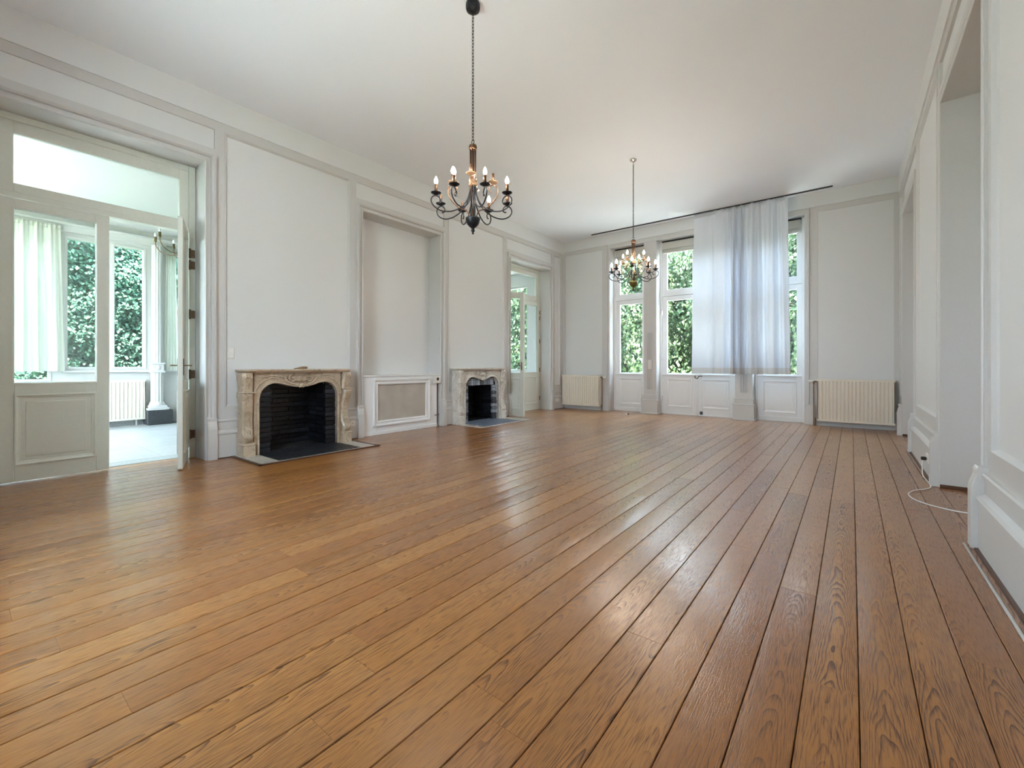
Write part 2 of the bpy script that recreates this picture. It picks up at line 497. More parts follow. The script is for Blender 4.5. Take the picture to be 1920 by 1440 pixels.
def side_wall(name, f, label, niche_back):
    body = MB(f)
    t = -0.45
    cuts = [YF - 0.3] + [v for a, b in OP for v in (a, b)] + [YB + 0.45]
    segs = [(cuts[0], OP[0][0]), (OP[0][1], OP[1][0]), (OP[1][1], OP[2][0]), (OP[2][1], cuts[-1])]
    fp = []
    if name == 'wall_left': fp = [(2.71 - 0.49, 2.71 + 0.49, 0.86), (6.16 - 0.47, 6.16 + 0.47, 0.86)]
    for a, b in segs:
        hole = [h for h in fp if a < h[0] < b]
        if hole:
            h0, h1, hz = hole[0]
            body.box(a, h0, t, -0.025, 0, HC); body.box(h1, b, t, -0.025, 0, HC); body.box(h0, h1, t, -0.025, hz, HC)
        else: body.box(a, b, t, -0.025, 0, HC)
    for a, b in OP: body.box(a, b, t, -0.025, 3.31, HC)
    w = tag(mk(name, body, M['trim']), label, 'wall', kind='structure')
    P = lambda n, mb, mat='trim', bv=0.0: mk(n, mb, M[mat], w, bevel=bv)
    P('frieze', MB(f).box(YF, YB, -0.025, 0.014, 3.80, HC), 'frieze')
    P('rail', MB(f).box(YF, YB, -0.025, 0.0, 3.705, 3.80))
    for a, b in OP:
        P('rail', MB(f).box(a - 0.1, b + 0.1, -0.025, 0.0, 3.395, 3.48))
        P('casing', MB(f).sweep([(a, 0.0), (a, 3.31), (b, 3.31), (b, 0.0)], CASING_FLAT if name == 'wall_right' else CASING))
        P('panel', MB(f).box(a - 0.1, b + 0.1, -0.028, -0.022, 3.47, 3.71), 'panel')
        for p0, p1 in ((a - 0.108, a - 0.012), (b + 0.012, b + 0.108)):
            P('plinth_block', MB(f).prism([(d, z) for d, z in PLINTHP], p0, p1, 'x').__class__(f).add(
                [(s_, d, z) for s_ in (p0, p1) for d, z in PLINTHP],
                [list(range(8)), list(range(15, 7, -1))] + [(i, (i + 1) % 8, (i + 1) % 8 + 8, i + 8) for i in range(8)]), 'trim', 0.003)
        for p0, p1 in ((a - 0.2, a - 0.1), (b + 0.1, b + 0.2)):
            P('stile', MB(f).box(p0, p1, -0.025, 0.0, 0.44, 3.705))
    runs = [(YF, OP[0][0] - 0.2), (OP[0][1] + 0.2, OP[1][0] - 0.2), (OP[1][1] + 0.2, OP[2][0] - 0.2), (OP[2][1] + 0.2, YB)]
    for a, b in runs:
        hole = [h for h in fp if a < h[0] < b]
        if hole:
            P('rail', MB(f).box(a, hole[0][0], -0.025, 0.0, 0.40, 0.57)); P('rail', MB(f).box(hole[0][1], b, -0.025, 0.0, 0.40, 0.57))
        else: P('rail', MB(f).box(a, b, -0.025, 0.0, 0.40, 0.57))
        aa, bb = a, b
        if a == YF: aa = a + 0.09; P('stile', MB(f).box(a, aa, -0.025, 0.0, 0.57, 3.705))
        if b == YB: bb = b - 0.16; P('stile', MB(f).box(bb, b, -0.025, 0.0, 0.57, 3.705))
        pm = MB(f)
        if hole: pm.box(aa, hole[0][0], -0.028, -0.0225, 0.56, 0.90).box(hole[0][1], bb, -0.028, -0.0225, 0.56, 0.90).box(aa, bb, -0.028, -0.0225, 0.90, 3.71)
        else: pm.box(aa, bb, -0.028, -0.0225, 0.56, 3.71)
        P('panel', pm, 'panel')
        pmp = [(-0.004, -0.026), (-0.004, 0.007), (0.008, 0.007), (0.022, -0.012), (0.030, -0.026)]
        if hole: P('panel_moulding', MB(f).sweep([(hole[0][1], 0.57), (bb, 0.57), (bb, 3.705), (aa, 3.705), (aa, 0.57), (hole[0][0], 0.57)], pmp))
        else: P('panel_moulding', MB(f).sweep([(aa, 0.57), (bb, 0.57), (bb, 3.705), (aa, 3.705)], pmp, True))
    return w

def prof_run(f, prof, s0, s1):
    n = len(prof)
    return MB(f).add([(s_, d, z) for s_ in (s0, s1) for d, z in prof],
                     [list(range(n)), list(range(2 * n - 1, n - 1, -1))] + [(i, (i + 1) % n, (i + 1) % n + n, i + n) for i in range(n)])

wall_left = side_wall('wall_left', mapL, 'long panelled off-white wall with the two fireplaces and garden room doors', True)
wall_right = side_wall('wall_right', mapR, 'long panelled off-white wall on the right with deep doorways', True)

def baseboard(name, f, label, runs):
    root = thing(name, label, 'baseboard', kind='structure')
    for a, b in runs:
        mk('board', prof_run(f, BASEP, a, b), M['trim'], root)
        mk('floor_bead', prof_run(f, [(0.03, 0.0), (0.058, 0.0), (0.056, 0.008), (0.03, 0.012)], a, b), M['skirt'], root)  # thin bead coloured dark for the shadow line at the board's foot
    return root
B_RUNS = [(YF, 0.09), (1.838, 3.595), (5.34, 7.097), (8.834, YB)]
LEFT_RUNS = [(YF, 0.09), (1.838, 2.71 - 0.66), (2.71 + 0.66, 3.595), (5.34, 6.16 - 0.64), (6.16 + 0.64, 7.097), (8.834, YB)]
baseboard('baseboard_left', mapL, 'tall stepped off-white baseboard along the fireplace wall', LEFT_RUNS)
baseboard('baseboard_right', mapR, 'tall stepped off-white baseboard along the right wall', B_RUNS)

# niche recess and right doorway reveals
nb = MB().box(-6.10, -5.94, 3.65, 5.28, 0, 3.36)
tag(mk('trim_1', nb, M['panel']), 'smooth back of the shallow wall niche between the fireplaces', 'niche', kind='structure')

# ------------------------------------------------------------------ ceiling
tag(mk('ceiling', MB().box(XL - 0.45, XR + 0.45, YF - 0.45, YB + 0.45, HC, HC + 0.3), M['ceiling']),
    'plain off-white ceiling of the salon', 'ceiling', kind='structure')

# ------------------------------------------------------------------ floor planks
floor = tag(mk('floor', MB().box(-6.04, XR + 0.5, YF - 0.1, 9.66, -0.16, -0.021), M['slab']),
            'oiled oak plank floor running the length of the salon', 'floor', kind='structure')
PITCH = 0.1444; X0 = 0.019
JO = [(0.093, 2.556), (0.239, 2.048), (-0.048, 1.764), (-0.055, 4.225), (0.239, 5.331), (0.511, 3.817), (0.465, 2.315),
      (-0.766, 0.985), (-1.06, 1.232), (-1.494, 0.967), (-1.354, 0.891), (-1.626, 1.286), (-1.351, 1.756), (-1.234, 2.322),
      (-0.779, 2.401), (-2.363, 0.25), (-1.783, 0.338), (-1.202, 0.659), (-3.088, 0.545), (-3.243, 0.175), (-2.693, 0.949), (-2.176, 1.103)]
def plank(x0, x1, y0, y1):
    w = (x1 - x0) / 2 - 0.0013; l = (y1 - y0) / 2 - 0.0004; b = 0.0022
    prof = [(-w, -0.02), (-w, -b), (-w + b, 0), (w - b, 0), (w, -b), (w, -0.02)]
    n = 6
    mb = MB().add([(x, y, z) for y in (-l, l) for x, z in prof],
                  [list(range(n)), list(range(2 * n - 1, n - 1, -1))] + [(i, (i + 1) % n, (i + 1) % n + n, i + n) for i in range(n)])
    o = mk('plank', mb, M['oak'], floor, ((x0 + x1) / 2, (y0 + y1) / 2, rnd.uniform(-0.0004, 0.0004)))
    o.rotation_euler = (0, math.radians(rnd.uniform(-0.22, 0.22)), 0)
k0 = math.floor((XL - X0) / PITCH); k1 = math.floor((XR - X0) / PITCH)
PLN = 0
for k in range(k0 - 2, k1 + 3):
    x0 = X0 + k * PITCH; x1 = x0 + PITCH
    if k < k0 or k > k1:
        rng = [(a, b) for a, b in (OP if k > k1 else (OP[0], OP[2]))]
        if k < k0: x0 = max(x0, -6.04)
    else: rng = [(YF, 9.64)]
    for a, b in rng:
        js = sorted(y for x, y in JO if x0 <= x < x1 and a + 0.2 < y < b - 0.3) if b - a > 3 else []
        pts = [a]
        if b - a > 3:
            if not js: js = [a + rnd.uniform(0.5, 2.1)]
            pts += js
            while pts[-1] < b:
                pts.append(pts[-1] + rnd.uniform(1.45, 2.35))
            if b - pts[-2] < 0.5: pts.pop()
            pts[-1] = b
        else: pts.append(b)
        for u, v in zip(pts[:-1], pts[1:]):
            plank(x0, x1, u, v); PLN += 1
print('planks', PLN)

# ------------------------------------------------------------------ far wall
BO = [(-4.41, -3.60), (-3.32, -1.776), (-1.483, -0.664)]
def end_wall(name, f, label, back):
    body = MB(f)
    if not back:
        for q in (0, 2): body.box(BO[q][0], BO[q][1], -0.42, -0.012, 0, 3.755)  # side openings walled up to cut daylight from behind the camera
    xs = [XL - 0.45, BO[0][0]]
    for a, b in ((XL - 0.45, BO[0][0]), (BO[0][1], BO[1][0]), (BO[1][1], BO[2][0]), (BO[2][1], XR + 0.45)):
        body.box(a, b, -0.42, -0.012, 0, HC)
    for a, b in BO: body.box(a, b, -0.42, -0.012, 3.755, HC)
    w = tag(mk(name, body, M['trim']), label, 'wall', kind='structure')
    P = lambda n, mb, mat='trim', bv=0.0: mk(n, mb, M[mat], w, bevel=bv)
    P('frieze', MB(f).box(XL, XR, -0.012, 0.014, 3.84, HC), 'frieze')
    P('rail', MB(f).box(XL, XR, -0.012, 0.0, 3.745, 3.84))
    P('casing', MB(f).sweep([(-4.484, 0), (-4.484, 3.84)], [(-0.07, -0.014), (-0.07, 0.003), (-0.02, 0.003), (-0.016, 0.024), (0.0, 0.024), (0.0, -0.014)]))
    P('casing', MB(f).sweep([(-0.59, 3.84), (-0.59, 0.0)], [(-0.07, -0.014), (-0.07, 0.003), (-0.02, 0.003), (-0.016, 0.024), (0.0, 0.024), (0.0, -0.014)]))
    for a, b in ((XL, -5.59), (-4.60, -4.484), (-0.59, -0.469), (0.541, XR)):
        P('stile', MB(f).box(a, b, -0.012, 0.0, 0, 3.745))
    for a, b in ((-5.59, -4.60), (-0.469, 0.541)):
        P('panel', MB(f).box(a, b, -0.020, -0.009, 0.56, 3.745), 'panel')
        P('rail', MB(f).box(a, b, -0.012, 0.0, 0.0, 0.57))
    for a, b in ((-3.60, -3.32), (-1.776, -1.483)):
        c = (a + b) / 2
        pr = MB(f).box(a, b, -0.012, 0.012, 0, 3.755)
        pier = P('pier', pr, 'trim', 0.004)
        fl = MB(f)
        for i in range(4):
            x = c + (i - 1.5) * 0.034
            fl.add([(x - 0.009, 0.013, 0.53), (x + 0.009, 0.013, 0.53), (x + 0.009, 0.013, 1.76), (x - 0.009, 0.013, 1.76),
                    (x - 0.005, 0.030, 0.53), (x + 0.005, 0.030, 0.53), (x + 0.005, 0.030, 1.76), (x - 0.005, 0.030, 1.76)],
                   [(0, 1, 5, 4), (1, 2, 6, 5), (2, 3, 7, 6), (3, 0, 4, 7), (4, 5, 6, 7)])
        P('fluting', fl)
        pb = MB(f)
        pb.box(a - 0.02, b + 0.02, 0.0, 0.035, 0.30, 0.40)
        pb.box(a - 0.03, b + 0.03, 0.0, 0.045, 0.40, 0.415)
        pb.box(a - 0.045, b + 0.045, 0.0, 0.070, 0.29, 0.31)
        pb.box(a - 0.035, b + 0.035, -0.18, 0.060, 0.02, 0.295)
        pb.box(a - 0.05, b + 0.05, -0.18, 0.080, 0.0, 0.03)
        P('pier_plinth', pb, 'trim', 0.004)
    P('board', MB(f).box(-4.56, -4.42, 0, 0.03, 0, 0.36), 'trim', 0.004)
    P('board', MB(f).box(-0.655, -0.50, 0, 0.03, 0, 0.36), 'trim', 0.004)
    return w
wall_back = end_wall('wall_back', mapB, 'far wall with tall garden windows, glazed doors and fluted piers', True)
wall_front = end_wall('wall_front', mapF, 'wall behind the viewer, side openings closed to cut daylight, one glazed double door', False)

# joinery in the end walls: frame plane 0.23 m behind the wall face
def raised_panel(f, a, b, z0, z1, d):
    """moulding frame and raised field; returns (moulding, field)"""
    mo = MB(f).sweep([(a, z0), (b, z0), (b, z1), (a, z1)],
                     [(-0.012, d - 0.003), (-0.012, d + 0.014), (-0.003, d + 0.016), (0.012, d + 0.006), (0.022, d + 0.004), (0.026, d - 0.003)], True)
    i = 0.055; j = 0.085
    fi = MB(f).add([(a + i, d - 0.002, z0 + i), (b - i, d - 0.002, z0 + i), (b - i, d - 0.002, z1 - i), (a + i, d - 0.002, z1 - i),
                    (a + i + 0.004, d + 0.006, z0 + i + 0.004), (b - i - 0.004, d + 0.006, z0 + i + 0.004), (b - i - 0.004, d + 0.006, z1 - i - 0.004), (a + i + 0.004, d + 0.006, z1 - i - 0.004)],
                   [(0, 1, 5, 4), (1, 2, 6, 5), (2, 3, 7, 6), (3, 0, 4, 7), (4, 5, 6, 7), (3, 2, 1, 0)])
    return mo, fi

def ring(mb, a, b, z0, z1, ia, ib, iz0, iz1, d0, d1):
    mb.box(a, ia, d0, d1, z0, z1); mb.box(ib, b, d0, d1, z0, z1)
    mb.box(ia, ib, d0, d1, z0, iz0); mb.box(ia, ib, d0, d1, iz1, z1)
    return mb

def end_window(name, f, a, b, label, double=False):
    D = -0.23
    r = thing(name, label, 'window' if not double else 'door', kind='structure')
    fr = MB(f)
    fr.box(a, a + 0.05, D - 0.09, D, 0, 3.755); fr.box(b - 0.05, b, D - 0.09, D, 0, 3.755)
    fr.box(a + 0.05, b - 0.05, D - 0.09, D, 3.66, 3.755)
    fr.box(a + 0.05, b - 0.05, D - 0.09, D + 0.015, 2.555, 2.62)
    if not double: fr.box(a + 0.05, b - 0.05, D - 0.09, D, 0, 0.09)
    mk('frame', fr, M['white'], r, bevel=0.004)
    halves = [(a + 0.05, b - 0.05)] if not double else [(a + 0.05, (a + b) / 2), ((a + b) / 2, b - 0.05)]
    for i, (p, q) in enumerate(halves):
        g0, g1 = (p + 0.095, q - 0.085) if not double else (p + 0.10, q - 0.10)
        up = MB(f); ring(up, p, q, 2.62, 3.66, g0, g1, 2.70, 3.58, D - 0.07, D - 0.015)
        so = mk('sash', up, M['white'], r, bevel=0.004)
        mk('glass', MB(f).box(g0, g1, D - 0.045, D - 0.041, 2.70, 3.58), M['glass'], so)
        lo = MB(f); z0 = 0.02 if double else 0.09
        ring(lo, p, q, z0, 2.55, g0, g1, 0.885, 2.455, D - 0.07, D - 0.012)
        lf = mk('leaf' if double else 'sash', lo, M['white'], r, bevel=0.004)
        mk('glass', MB(f).box(g0, g1, D - 0.045, D - 0.041, 0.885, 2.455), M['glass'], lf)
        mo, fi = raised_panel(f, g0 + 0.01, g1 - 0.01, 0.17, 0.745, D - 0.012)
        mk('panel_moulding', mo, M['white'], lf); mk('raised_field', fi, M['white'], lf)
        mk('sill', MB(f).box(p, q, D - 0.015, D + 0.02, 0.835, 0.865), M['white'], lf, bevel=0.004)
    if double:
        c = (a + b) / 2
        mk('threshold', MB(f).box(a, b, D - 0.19, D - 0.0, -0.16, 0.022), M['white'], r, bevel=0.003)
        mk('astragal', MB(f).box(c - 0.025, c + 0.025, D - 0.02, D + 0.01, 0.02, 2.55), M['white'], r, bevel=0.004)
        h = MB(f).tube([(c - 0.03, D + 0.01, 0.83), (c - 0.03, D + 0.05, 0.83), (c - 0.02, D + 0.06, 0.79), (c + 0.02, D + 0.06, 0.775),
                        (c + 0.045, D + 0.06, 0.81), (c + 0.05, D + 0.06, 0.83), (c + 0.12, D + 0.06, 0.832)], 0.009, 6)
        mk('handle', h, M['dark'], r)
        bl = MB(f).box(c + 0.06, c + 0.11, D - 0.01, D + 0.02, 0.03, 0.09)
        mk('bolt', bl, M['dark'], r)
        for z in (0.35, 1.2, 2.2):
            mk('hinge', MB(f).tube([(a + 0.05, D + 0.006, z - 0.04), (a + 0.05, D + 0.006, z + 0.04)], 0.009, 6), M['chrome'], r)
    return r
end_window('window_1', mapB, *BO[0], 'left narrow tall window in the far wall, panel below the glass')
end_window('door_1', mapB, *BO[1], 'glazed double garden door in the middle of the far wall', True)
end_window('window_2', mapB, *BO[2], 'right narrow tall window of the far wall, half behind the curtain')
end_window('door_2', mapF, *BO[1], 'glazed double door behind the viewer', True)

# ------------------------------------------------------------------ garden room doors in the left wall
def leaf_obj(root, hinge, rot, w, side, name='leaf'):
    """local x along the leaf from the hinge; thickness toward +y*side"""
    y0, y1 = (0.0, 0.042) if side > 0 else (-0.042, 0.0)
    mb = MB(); ring(mb, 0.0, w, 0.008, 2.548, 0.088, w - 0.10, 0.893, 2.455, y0, y1)
    o = mk(name, mb, M['door'], root, hinge, rot, bevel=0.004)
    ym = (y0 + y1) / 2
    mk('glass', MB().box(0.088, w - 0.10, ym - 0.002, ym + 0.002, 0.893, 2.455), M['glass'], o)
    idm = lambda s_, d, z: (s_, y1 + d, z)
    idn = lambda s_, d, z: (s_, y0 - d, z)
    for f in (idm, idn):
        mo, fi = raised_panel(f, 0.10, w - 0.11, 0.165, 0.775, 0.0)
        mk('panel_moulding', mo, M['door'], o); mk('raised_field', fi, M['door'], o)
        mk('glazing_bead', MB(f).sweep([(0.088, 0.893), (w - 0.10, 0.893), (w - 0.10, 2.455), (0.088, 2.455)],
            [(-0.014, -0.002), (-0.014, 0.006), (-0.006, 0.006), (0.0, -0.012), (0.0, -0.016)], True), M['door'], o)
    return o, y0, y1

def add_handle(o, x, y0, y1, dirx):
    for yy, sg in ((y1, 1), (y0, -1)):
        mk('handle', MB().box(x - 0.016, x + 0.016, min(yy, yy + sg * 0.006), max(yy, yy + sg * 0.006), 0.95, 1.12)
           .tube([(x, yy, 1.05), (x, yy + sg * 0.055, 1.05), (x + dirx * 0.02, yy + sg * 0.06, 1.05), (x + dirx * 0.11, yy + sg * 0.06, 1.05)], 0.008, 8),
           M['hinge'], o, bevel=0.002)

def garden_door(name, y0, label, open_far):
    y1 = y0 + 1.527
    r = thing(name, label, 'door', (-5.93, y0, 0), kind='structure')
    fr = MB()
    W = y1 - y0
    fr.box(-0.09, 0.0, 0, 0.065, 0, 3.31); fr.box(-0.09, 0.0, W - 0.065, W, 0, 3.31)
    fr.box(-0.09, 0.0, 0.065, W - 0.065, 3.25, 3.31); fr.box(-0.09, 0.005, 0.065, W - 0.065, 2.557, 2.61)
    mk('frame', fr, M['door'], r, bevel=0.004)
    f = lambda s_, d, z: (d, s_, z)
    sash = MB(f); ring(sash, 0.065, W - 0.065, 2.61, 3.25, 0.15, W - 0.152, 2.69, 3.14, -0.06, -0.008)
    so = mk('transom_sash', sash, M['door'], r, bevel=0.004)
    mk('glass', MB(f).box(0.15, W - 0.152, -0.036, -0.032, 2.69, 3.14), M['glass'], so)
    w = 0.7
    if open_far:
        o, a, b = leaf_obj(r, (-0.020, 0.065, 0), PI / 2, w + 0.022, -1)
        o2, a2, b2 = leaf_obj(r, (0.0, W - 0.068, 0), math.radians(-19.6), 0.668, -1)
        add_handle(o2, 0.668 - 0.05, a2, b2, -1)
        hy = W - 0.062
    else:
        o, a, b = leaf_obj(r, (-0.020, W - 0.065, 0), -PI / 2, w, 1)
        o2, a2, b2 = leaf_obj(r, (0.0, 0.075, 0), math.radians(-8.5), 0.69, -1)
        add_handle(o2, 0.69 - 0.05, a2, b2, -1)
        hy = 0.062
    for hy in (0.058, W - 0.058):
        for z in (0.27, 0.95, 1.63, 2.19, 2.32):
            mk('hinge', MB().tube([(0.010, hy, z - 0.055), (0.010, hy, z + 0.055)], 0.011, 8)
               .box(-0.004, 0.006, min(hy, hy + (0.05 if hy > 0.5 else -0.05)), max(hy, hy + (0.05 if hy > 0.5 else -0.05)), z - 0.045, z + 0.045), M['hinge'], r)
    return r
garden_door('door_3', 0.20, 'cream double glass door near the camera, right leaf swung into the room', True)
garden_door('door_4', 7.207, 'cream double glass door beyond the far fireplace, one leaf open', False)

# right doorways closed deep inside by plain panelled doors
def right_door(name, a, b, label):
    r = thing(name, label, 'door', kind='structure')
    c = (a + b) / 2
    mk('frame', MB(mapR).box(a, b, -0.44, -0.40, 3.16, 3.31), M['trim'], r)
    for p, q in ((a, c - 0.002), (c + 0.002, b)):
        lf = mk('leaf', MB(mapR).box(p, q, -0.44, -0.40, 0.01, 3.16), M['white'], r, bevel=0.004)
        for z0, z1 in ((0.2, 0.95), (1.12, 2.9)):
            mo, fi = raised_panel(mapR, p + 0.12, q - 0.12, z0, z1, -0.40)
            mk('panel_moulding', mo, M['white'], lf); mk('raised_field', fi, M['white'], lf)
for i, (a, b) in enumerate(OP):
    right_door('door_%d' % (5 + i), a, b, ['white double door set deep in the right wall beside the viewer', 'white double door deep in the near right doorway', 'white double door deep in the far right doorway'][i])
    mk('floor_bead', MB().box(XR - 0.01, XR + 0.40, b - 0.018, b, 0.0, 0.028), M['skirt'], wall_right, bevel=0.004)

# ------------------------------------------------------------------ niche radiator cover
def radiator_cover():
    r = thing('radiator_cover', 'white panelled radiator cover with tan woven inset under the wall niche', 'radiator cover', (XL, 3.72, 0))
    f = lambda s_, d, z: (d, s_, z)          # s from 0
    L_ = 1.448
    g0, g1, h0, h1 = 0.257, 1.196, 0.21, 0.757
    fr = MB(f); ring(fr, 0, L_, 0.0, 0.875, g0 - 0.03, g1 + 0.03, h0 - 0.03, h1 + 0.03, -0.04, -0.012)
    mk('front_board', fr, M['white'], r, bevel=0.003)
    mk('moulding', MB(f).sweep([(g0, h0), (g1, h0), (g1, h1), (g0, h1)],
        [(0.0, -0.03), (0.0, -0.004), (-0.02, 0.004), (-0.03, -0.004), (-0.05, -0.002), (-0.06, 0.016), (-0.078, 0.018), (-0.083, -0.012), (-0.083, -0.03)][::-1], True), M['white'], r)
    mk('cane_inset', MB(f).box(g0 - 0.02, g1 + 0.02, -0.034, -0.026, h0 - 0.02, h1 + 0.02), M['cane'], r)
    mk('foot_rail', MB(f).box(0.0, L_, -0.012, 0.002, 0.0, 0.05), M['white'], r, bevel=0.003)
    mk('shelf_top', MB(f).box(-0.013, 1.508, -0.288, 0.006, 0.878, 0.902), M['white'], r, bevel=0.004)
    mk('latch', MB(f).tube([(L_ - 0.05, -0.01, 0.20), (L_ - 0.05, 0.02, 0.20), (L_ + 0.01, 0.03, 0.215)], 0.007, 6), M['hinge'], r)
radiator_cover()
t = thing('thermostat', 'small grey-white box with black round dial at the right end of the niche shelf', 'thermostat', (XL + 0.005, 5.145, 0.805))
mk('housing', MB().box(0.004, 0.03, -0.08, 0.08, -0.065, 0.07), M['plastic'], t, bevel=0.008)
dl = mk('dial', MB().lathe([(0.026, 0), (0.026, 0.012), (0.018, 0.016)], seg=20), M['dark'], t, (0.026, 0, 0.012)); dl.rotation_euler = (0, PI / 2, 0)

# ------------------------------------------------------------------ fireplaces
def arch_pts(w):
    half = [(w, 0.0), (w, 0.66), (w - 0.012, 0.72), (w - 0.045, 0.775), (w - 0.09, 0.812), (w - 0.14, 0.832), (w - 0.2, 0.835),
            (w - 0.26, 0.824), (w - 0.32, 0.805), (w - 0.38, 0.79), (0.045, 0.782), (0.0, 0.79)]
    right = half
    left = [(-x, z) for x, z in half[:-1]]
    return left + right[::-1]            # from left foot over to right foot

def spiral(c, r0, r1, a0, a1, n=14, y=0.0, lift=0.0):
    return [(c[0] + (r0 + (r1 - r0) * i / n) * math.cos(a0 + (a1 - a0) * i / n), y + lift * math.sin(PI * i / n),
             c[1] + (r0 + (r1 - r0) * i / n) * math.sin(a0 + (a1 - a0) * i / n)) for i in range(n + 1)]

def fireplace(cy, scale, mat, label, brick, soldier, w_in):
    """local x = along the wall (world +y), local y = INTO the room, built via map"""
    r = thing('fireplace', label, 'fireplace', (XL, cy, 0), group=None)
    f = lambda s_, d, z: (d, s_, z)
    S = scale
    # chimney front plate with the shaped opening
    A = arch_pts(w_in)
    pw = 0.545 * S
    poly = [(-pw, 0.0), (-pw, 0.962), (pw, 0.962), (pw, 0.0)] + A[::-1]
    mk('front_plate', MB(f).prism(poly, 0.05, 0.175), mat, r)
    # mouldings following the arch
    ar = [(x, z) for x, z in A]
    mk('arch_moulding', MB(f).sweep(ar, [(0.0, 0.16), (0.0, 0.192), (0.006, 0.198), (0.022, 0.194), (0.028, 0.176), (0.028, 0.16)]), mat, r)
    ar2 = [(x, z) for x, z in A if z > 0.6]
    mk('arch_moulding', MB(f).sweep(ar2, [(0.056, 0.165), (0.058, 0.184), (0.066, 0.187), (0.072, 0.182), (0.074, 0.165)]), mat, r)
    # spandrel fields
    for sg in (-1, 1):
        sp = smooth_path([(sg * 0.46 * S, 0.18, 0.90), (sg * 0.36 * S, 0.18, 0.925), (sg * 0.25 * S, 0.18, 0.915), (sg * 0.16 * S, 0.18, 0.885)], 5)
        mk('carved_scroll', MB(f).tube(sp, [0.004 + 0.006 * math.sin(PI * i / (len(sp) - 1)) for i in range(len(sp))], 6), mat, r, smooth=True)
    # side slips
    for sg in (-1, 1):
        a, b = sorted((sg * 0.585 * S, sg * 0.655 * S))
        mk('side_slip', MB(f).box(a, b, 0.0, 0.14, 0.0, 0.962), mat, r, bevel=0.004)
    # scrolled legs
    Z = [0.155, 0.19, 0.225, 0.265, 0.30, 0.36, 0.45, 0.55, 0.61, 0.66, 0.70, 0.725, 0.732, 0.738, 0.78, 0.84, 0.89, 0.93, 0.962]
    D = [0.215, 0.232, 0.238, 0.222, 0.203, 0.190, 0.185, 0.200, 0.222, 0.240, 0.246, 0.238, 0.212, 0.212, 0.214, 0.220, 0.232, 0.240, 0.226]
    for sg in (-1, 1):
        lc = sg * (0.61 * S + 0.003)
        hw = 0.058
        vs = []; n = 8
        for z, d in zip(Z, D):
            for (x, y) in ((-hw, 0.05), (-hw, d - 0.03), (-hw + 0.018, d - 0.012), (-hw + 0.022, d), (hw - 0.022, d), (hw - 0.018, d - 0.012), (hw, d - 0.03), (hw, 0.05)):
                # legs stand a little splayed: outer side bulges with the scroll
                vs.append((lc + x + sg * (d - 0.21) * 0.35, y, z))
        fs = [(i * n + k, i * n + (k + 1) % n, (i + 1) * n + (k + 1) % n, (i + 1) * n + k) for i in range(len(Z) - 1) for k in range(n)]
        fs += [list(range(n)), [(len(Z) - 1) * n + k for k in range(n)]]
        lg = mk('leg', MB(f).add(vs, fs), mat, r)
        mk('plinth', MB(f).box(lc - 0.066, lc + 0.066, 0.05, 0.232, 0.0, 0.13).box(lc - 0.072, lc + 0.072, 0.05, 0.240, 0.13, 0.155), mat, lg, bevel=0.004)
        mk('capital_joint', MB(f).box(lc - 0.066 + sg * .004, lc + 0.066 + sg * .004, 0.05, 0.252, 0.731, 0.742), mat, lg, bevel=0.003)
        ca = MB(f)
        for q, (dx, z, s3) in enumerate([(0, 0.93, 0.020), (-0.028, 0.915, 0.016), (0.028, 0.915, 0.016), (-0.018, 0.885, 0.014), (0.018, 0.885, 0.014),
                                         (0, 0.86, 0.013), (-0.012, 0.835, 0.010), (0.012, 0.835, 0.010), (0, 0.81, 0.010), (0, 0.785, 0.008)]):
            d = np.interp(z, Z, D)
            ca.ball((lc + dx + sg * (d - 0.21) * 0.35, d, z), (s3, 0.010, s3 * 1.3), 8, 5)
        mk('carved_flower', ca, mat, lg, smooth=True)
        ac = MB(f)
        for q in range(5):
            ang = (q - 2) * 0.42
            base = (lc, 0.175)
            p = [(base[0] + math.sin(ang) * t_ * 0.055, np.interp(0.175 + math.cos(ang) * t_ * 0.14, Z, D) + 0.002 + 0.006 * math.sin(PI * t_), 0.175 + math.cos(ang) * t_ * 0.14) for t_ in (0, .25, .5, .75, 1)]
            ac.tube(p, [0.012, 0.013, 0.011, 0.008, 0.003], 6)
        mk('acanthus_leaf', ac, mat, lg, smooth=True)
    # cartouche with scrolls
    ct = MB(f)
    for q in range(7):
        a = PI / 2 + (q - 3) * 0.36
        p = [(math.cos(a) * t_ * 0.085, 0.185 + 0.022 * math.sin(PI * min(1, t_ * 0.9 + .1)), 0.845 + math.sin(a) * t_ * 0.075) for t_ in (0.1, .35, .6, .85, 1)]
        ct.tube(p, [0.007, 0.011, 0.013, 0.012, 0.006], 6)
    ct.ball((0, 0.20, 0.805), (0.030, 0.022, 0.030), 10, 6)
    ct.ball((-0.022, 0.20, 0.785), 0.014); ct.ball((0.022, 0.20, 0.785), 0.014)
    mk('shell_cartouche', ct, mat, r, smooth=True)
    for sg in (-1, 1):
        sc_ = MB(f)
        p = spiral((sg * 0.105, 0.885), 0.050, 0.012, PI / 2 if sg > 0 else PI / 2, PI / 2 - sg * 2 * PI * 1.15, 18, 0.188, 0.01)
        sc_.tube(p, [0.011 - 0.005 * i / 18 for i in range(19)], 6)
        p = smooth_path([(sg * 0.045, 0.19, 0.80), (sg * 0.085, 0.2, 0.812), (sg * 0.13, 0.195, 0.83), (sg * 0.175, 0.19, 0.86), (sg * 0.19, 0.185, 0.90), (sg * 0.165, 0.185, 0.925)], 4)
        sc_.tube(p, [0.004 + 0.008 * math.sin(PI * i / (len(p) - 1)) for i in range(len(p))], 6)
        mk('carved_scroll', sc_, mat, r, smooth=True)
    # serpentine mantel shelf
    hs = 0.675 * S
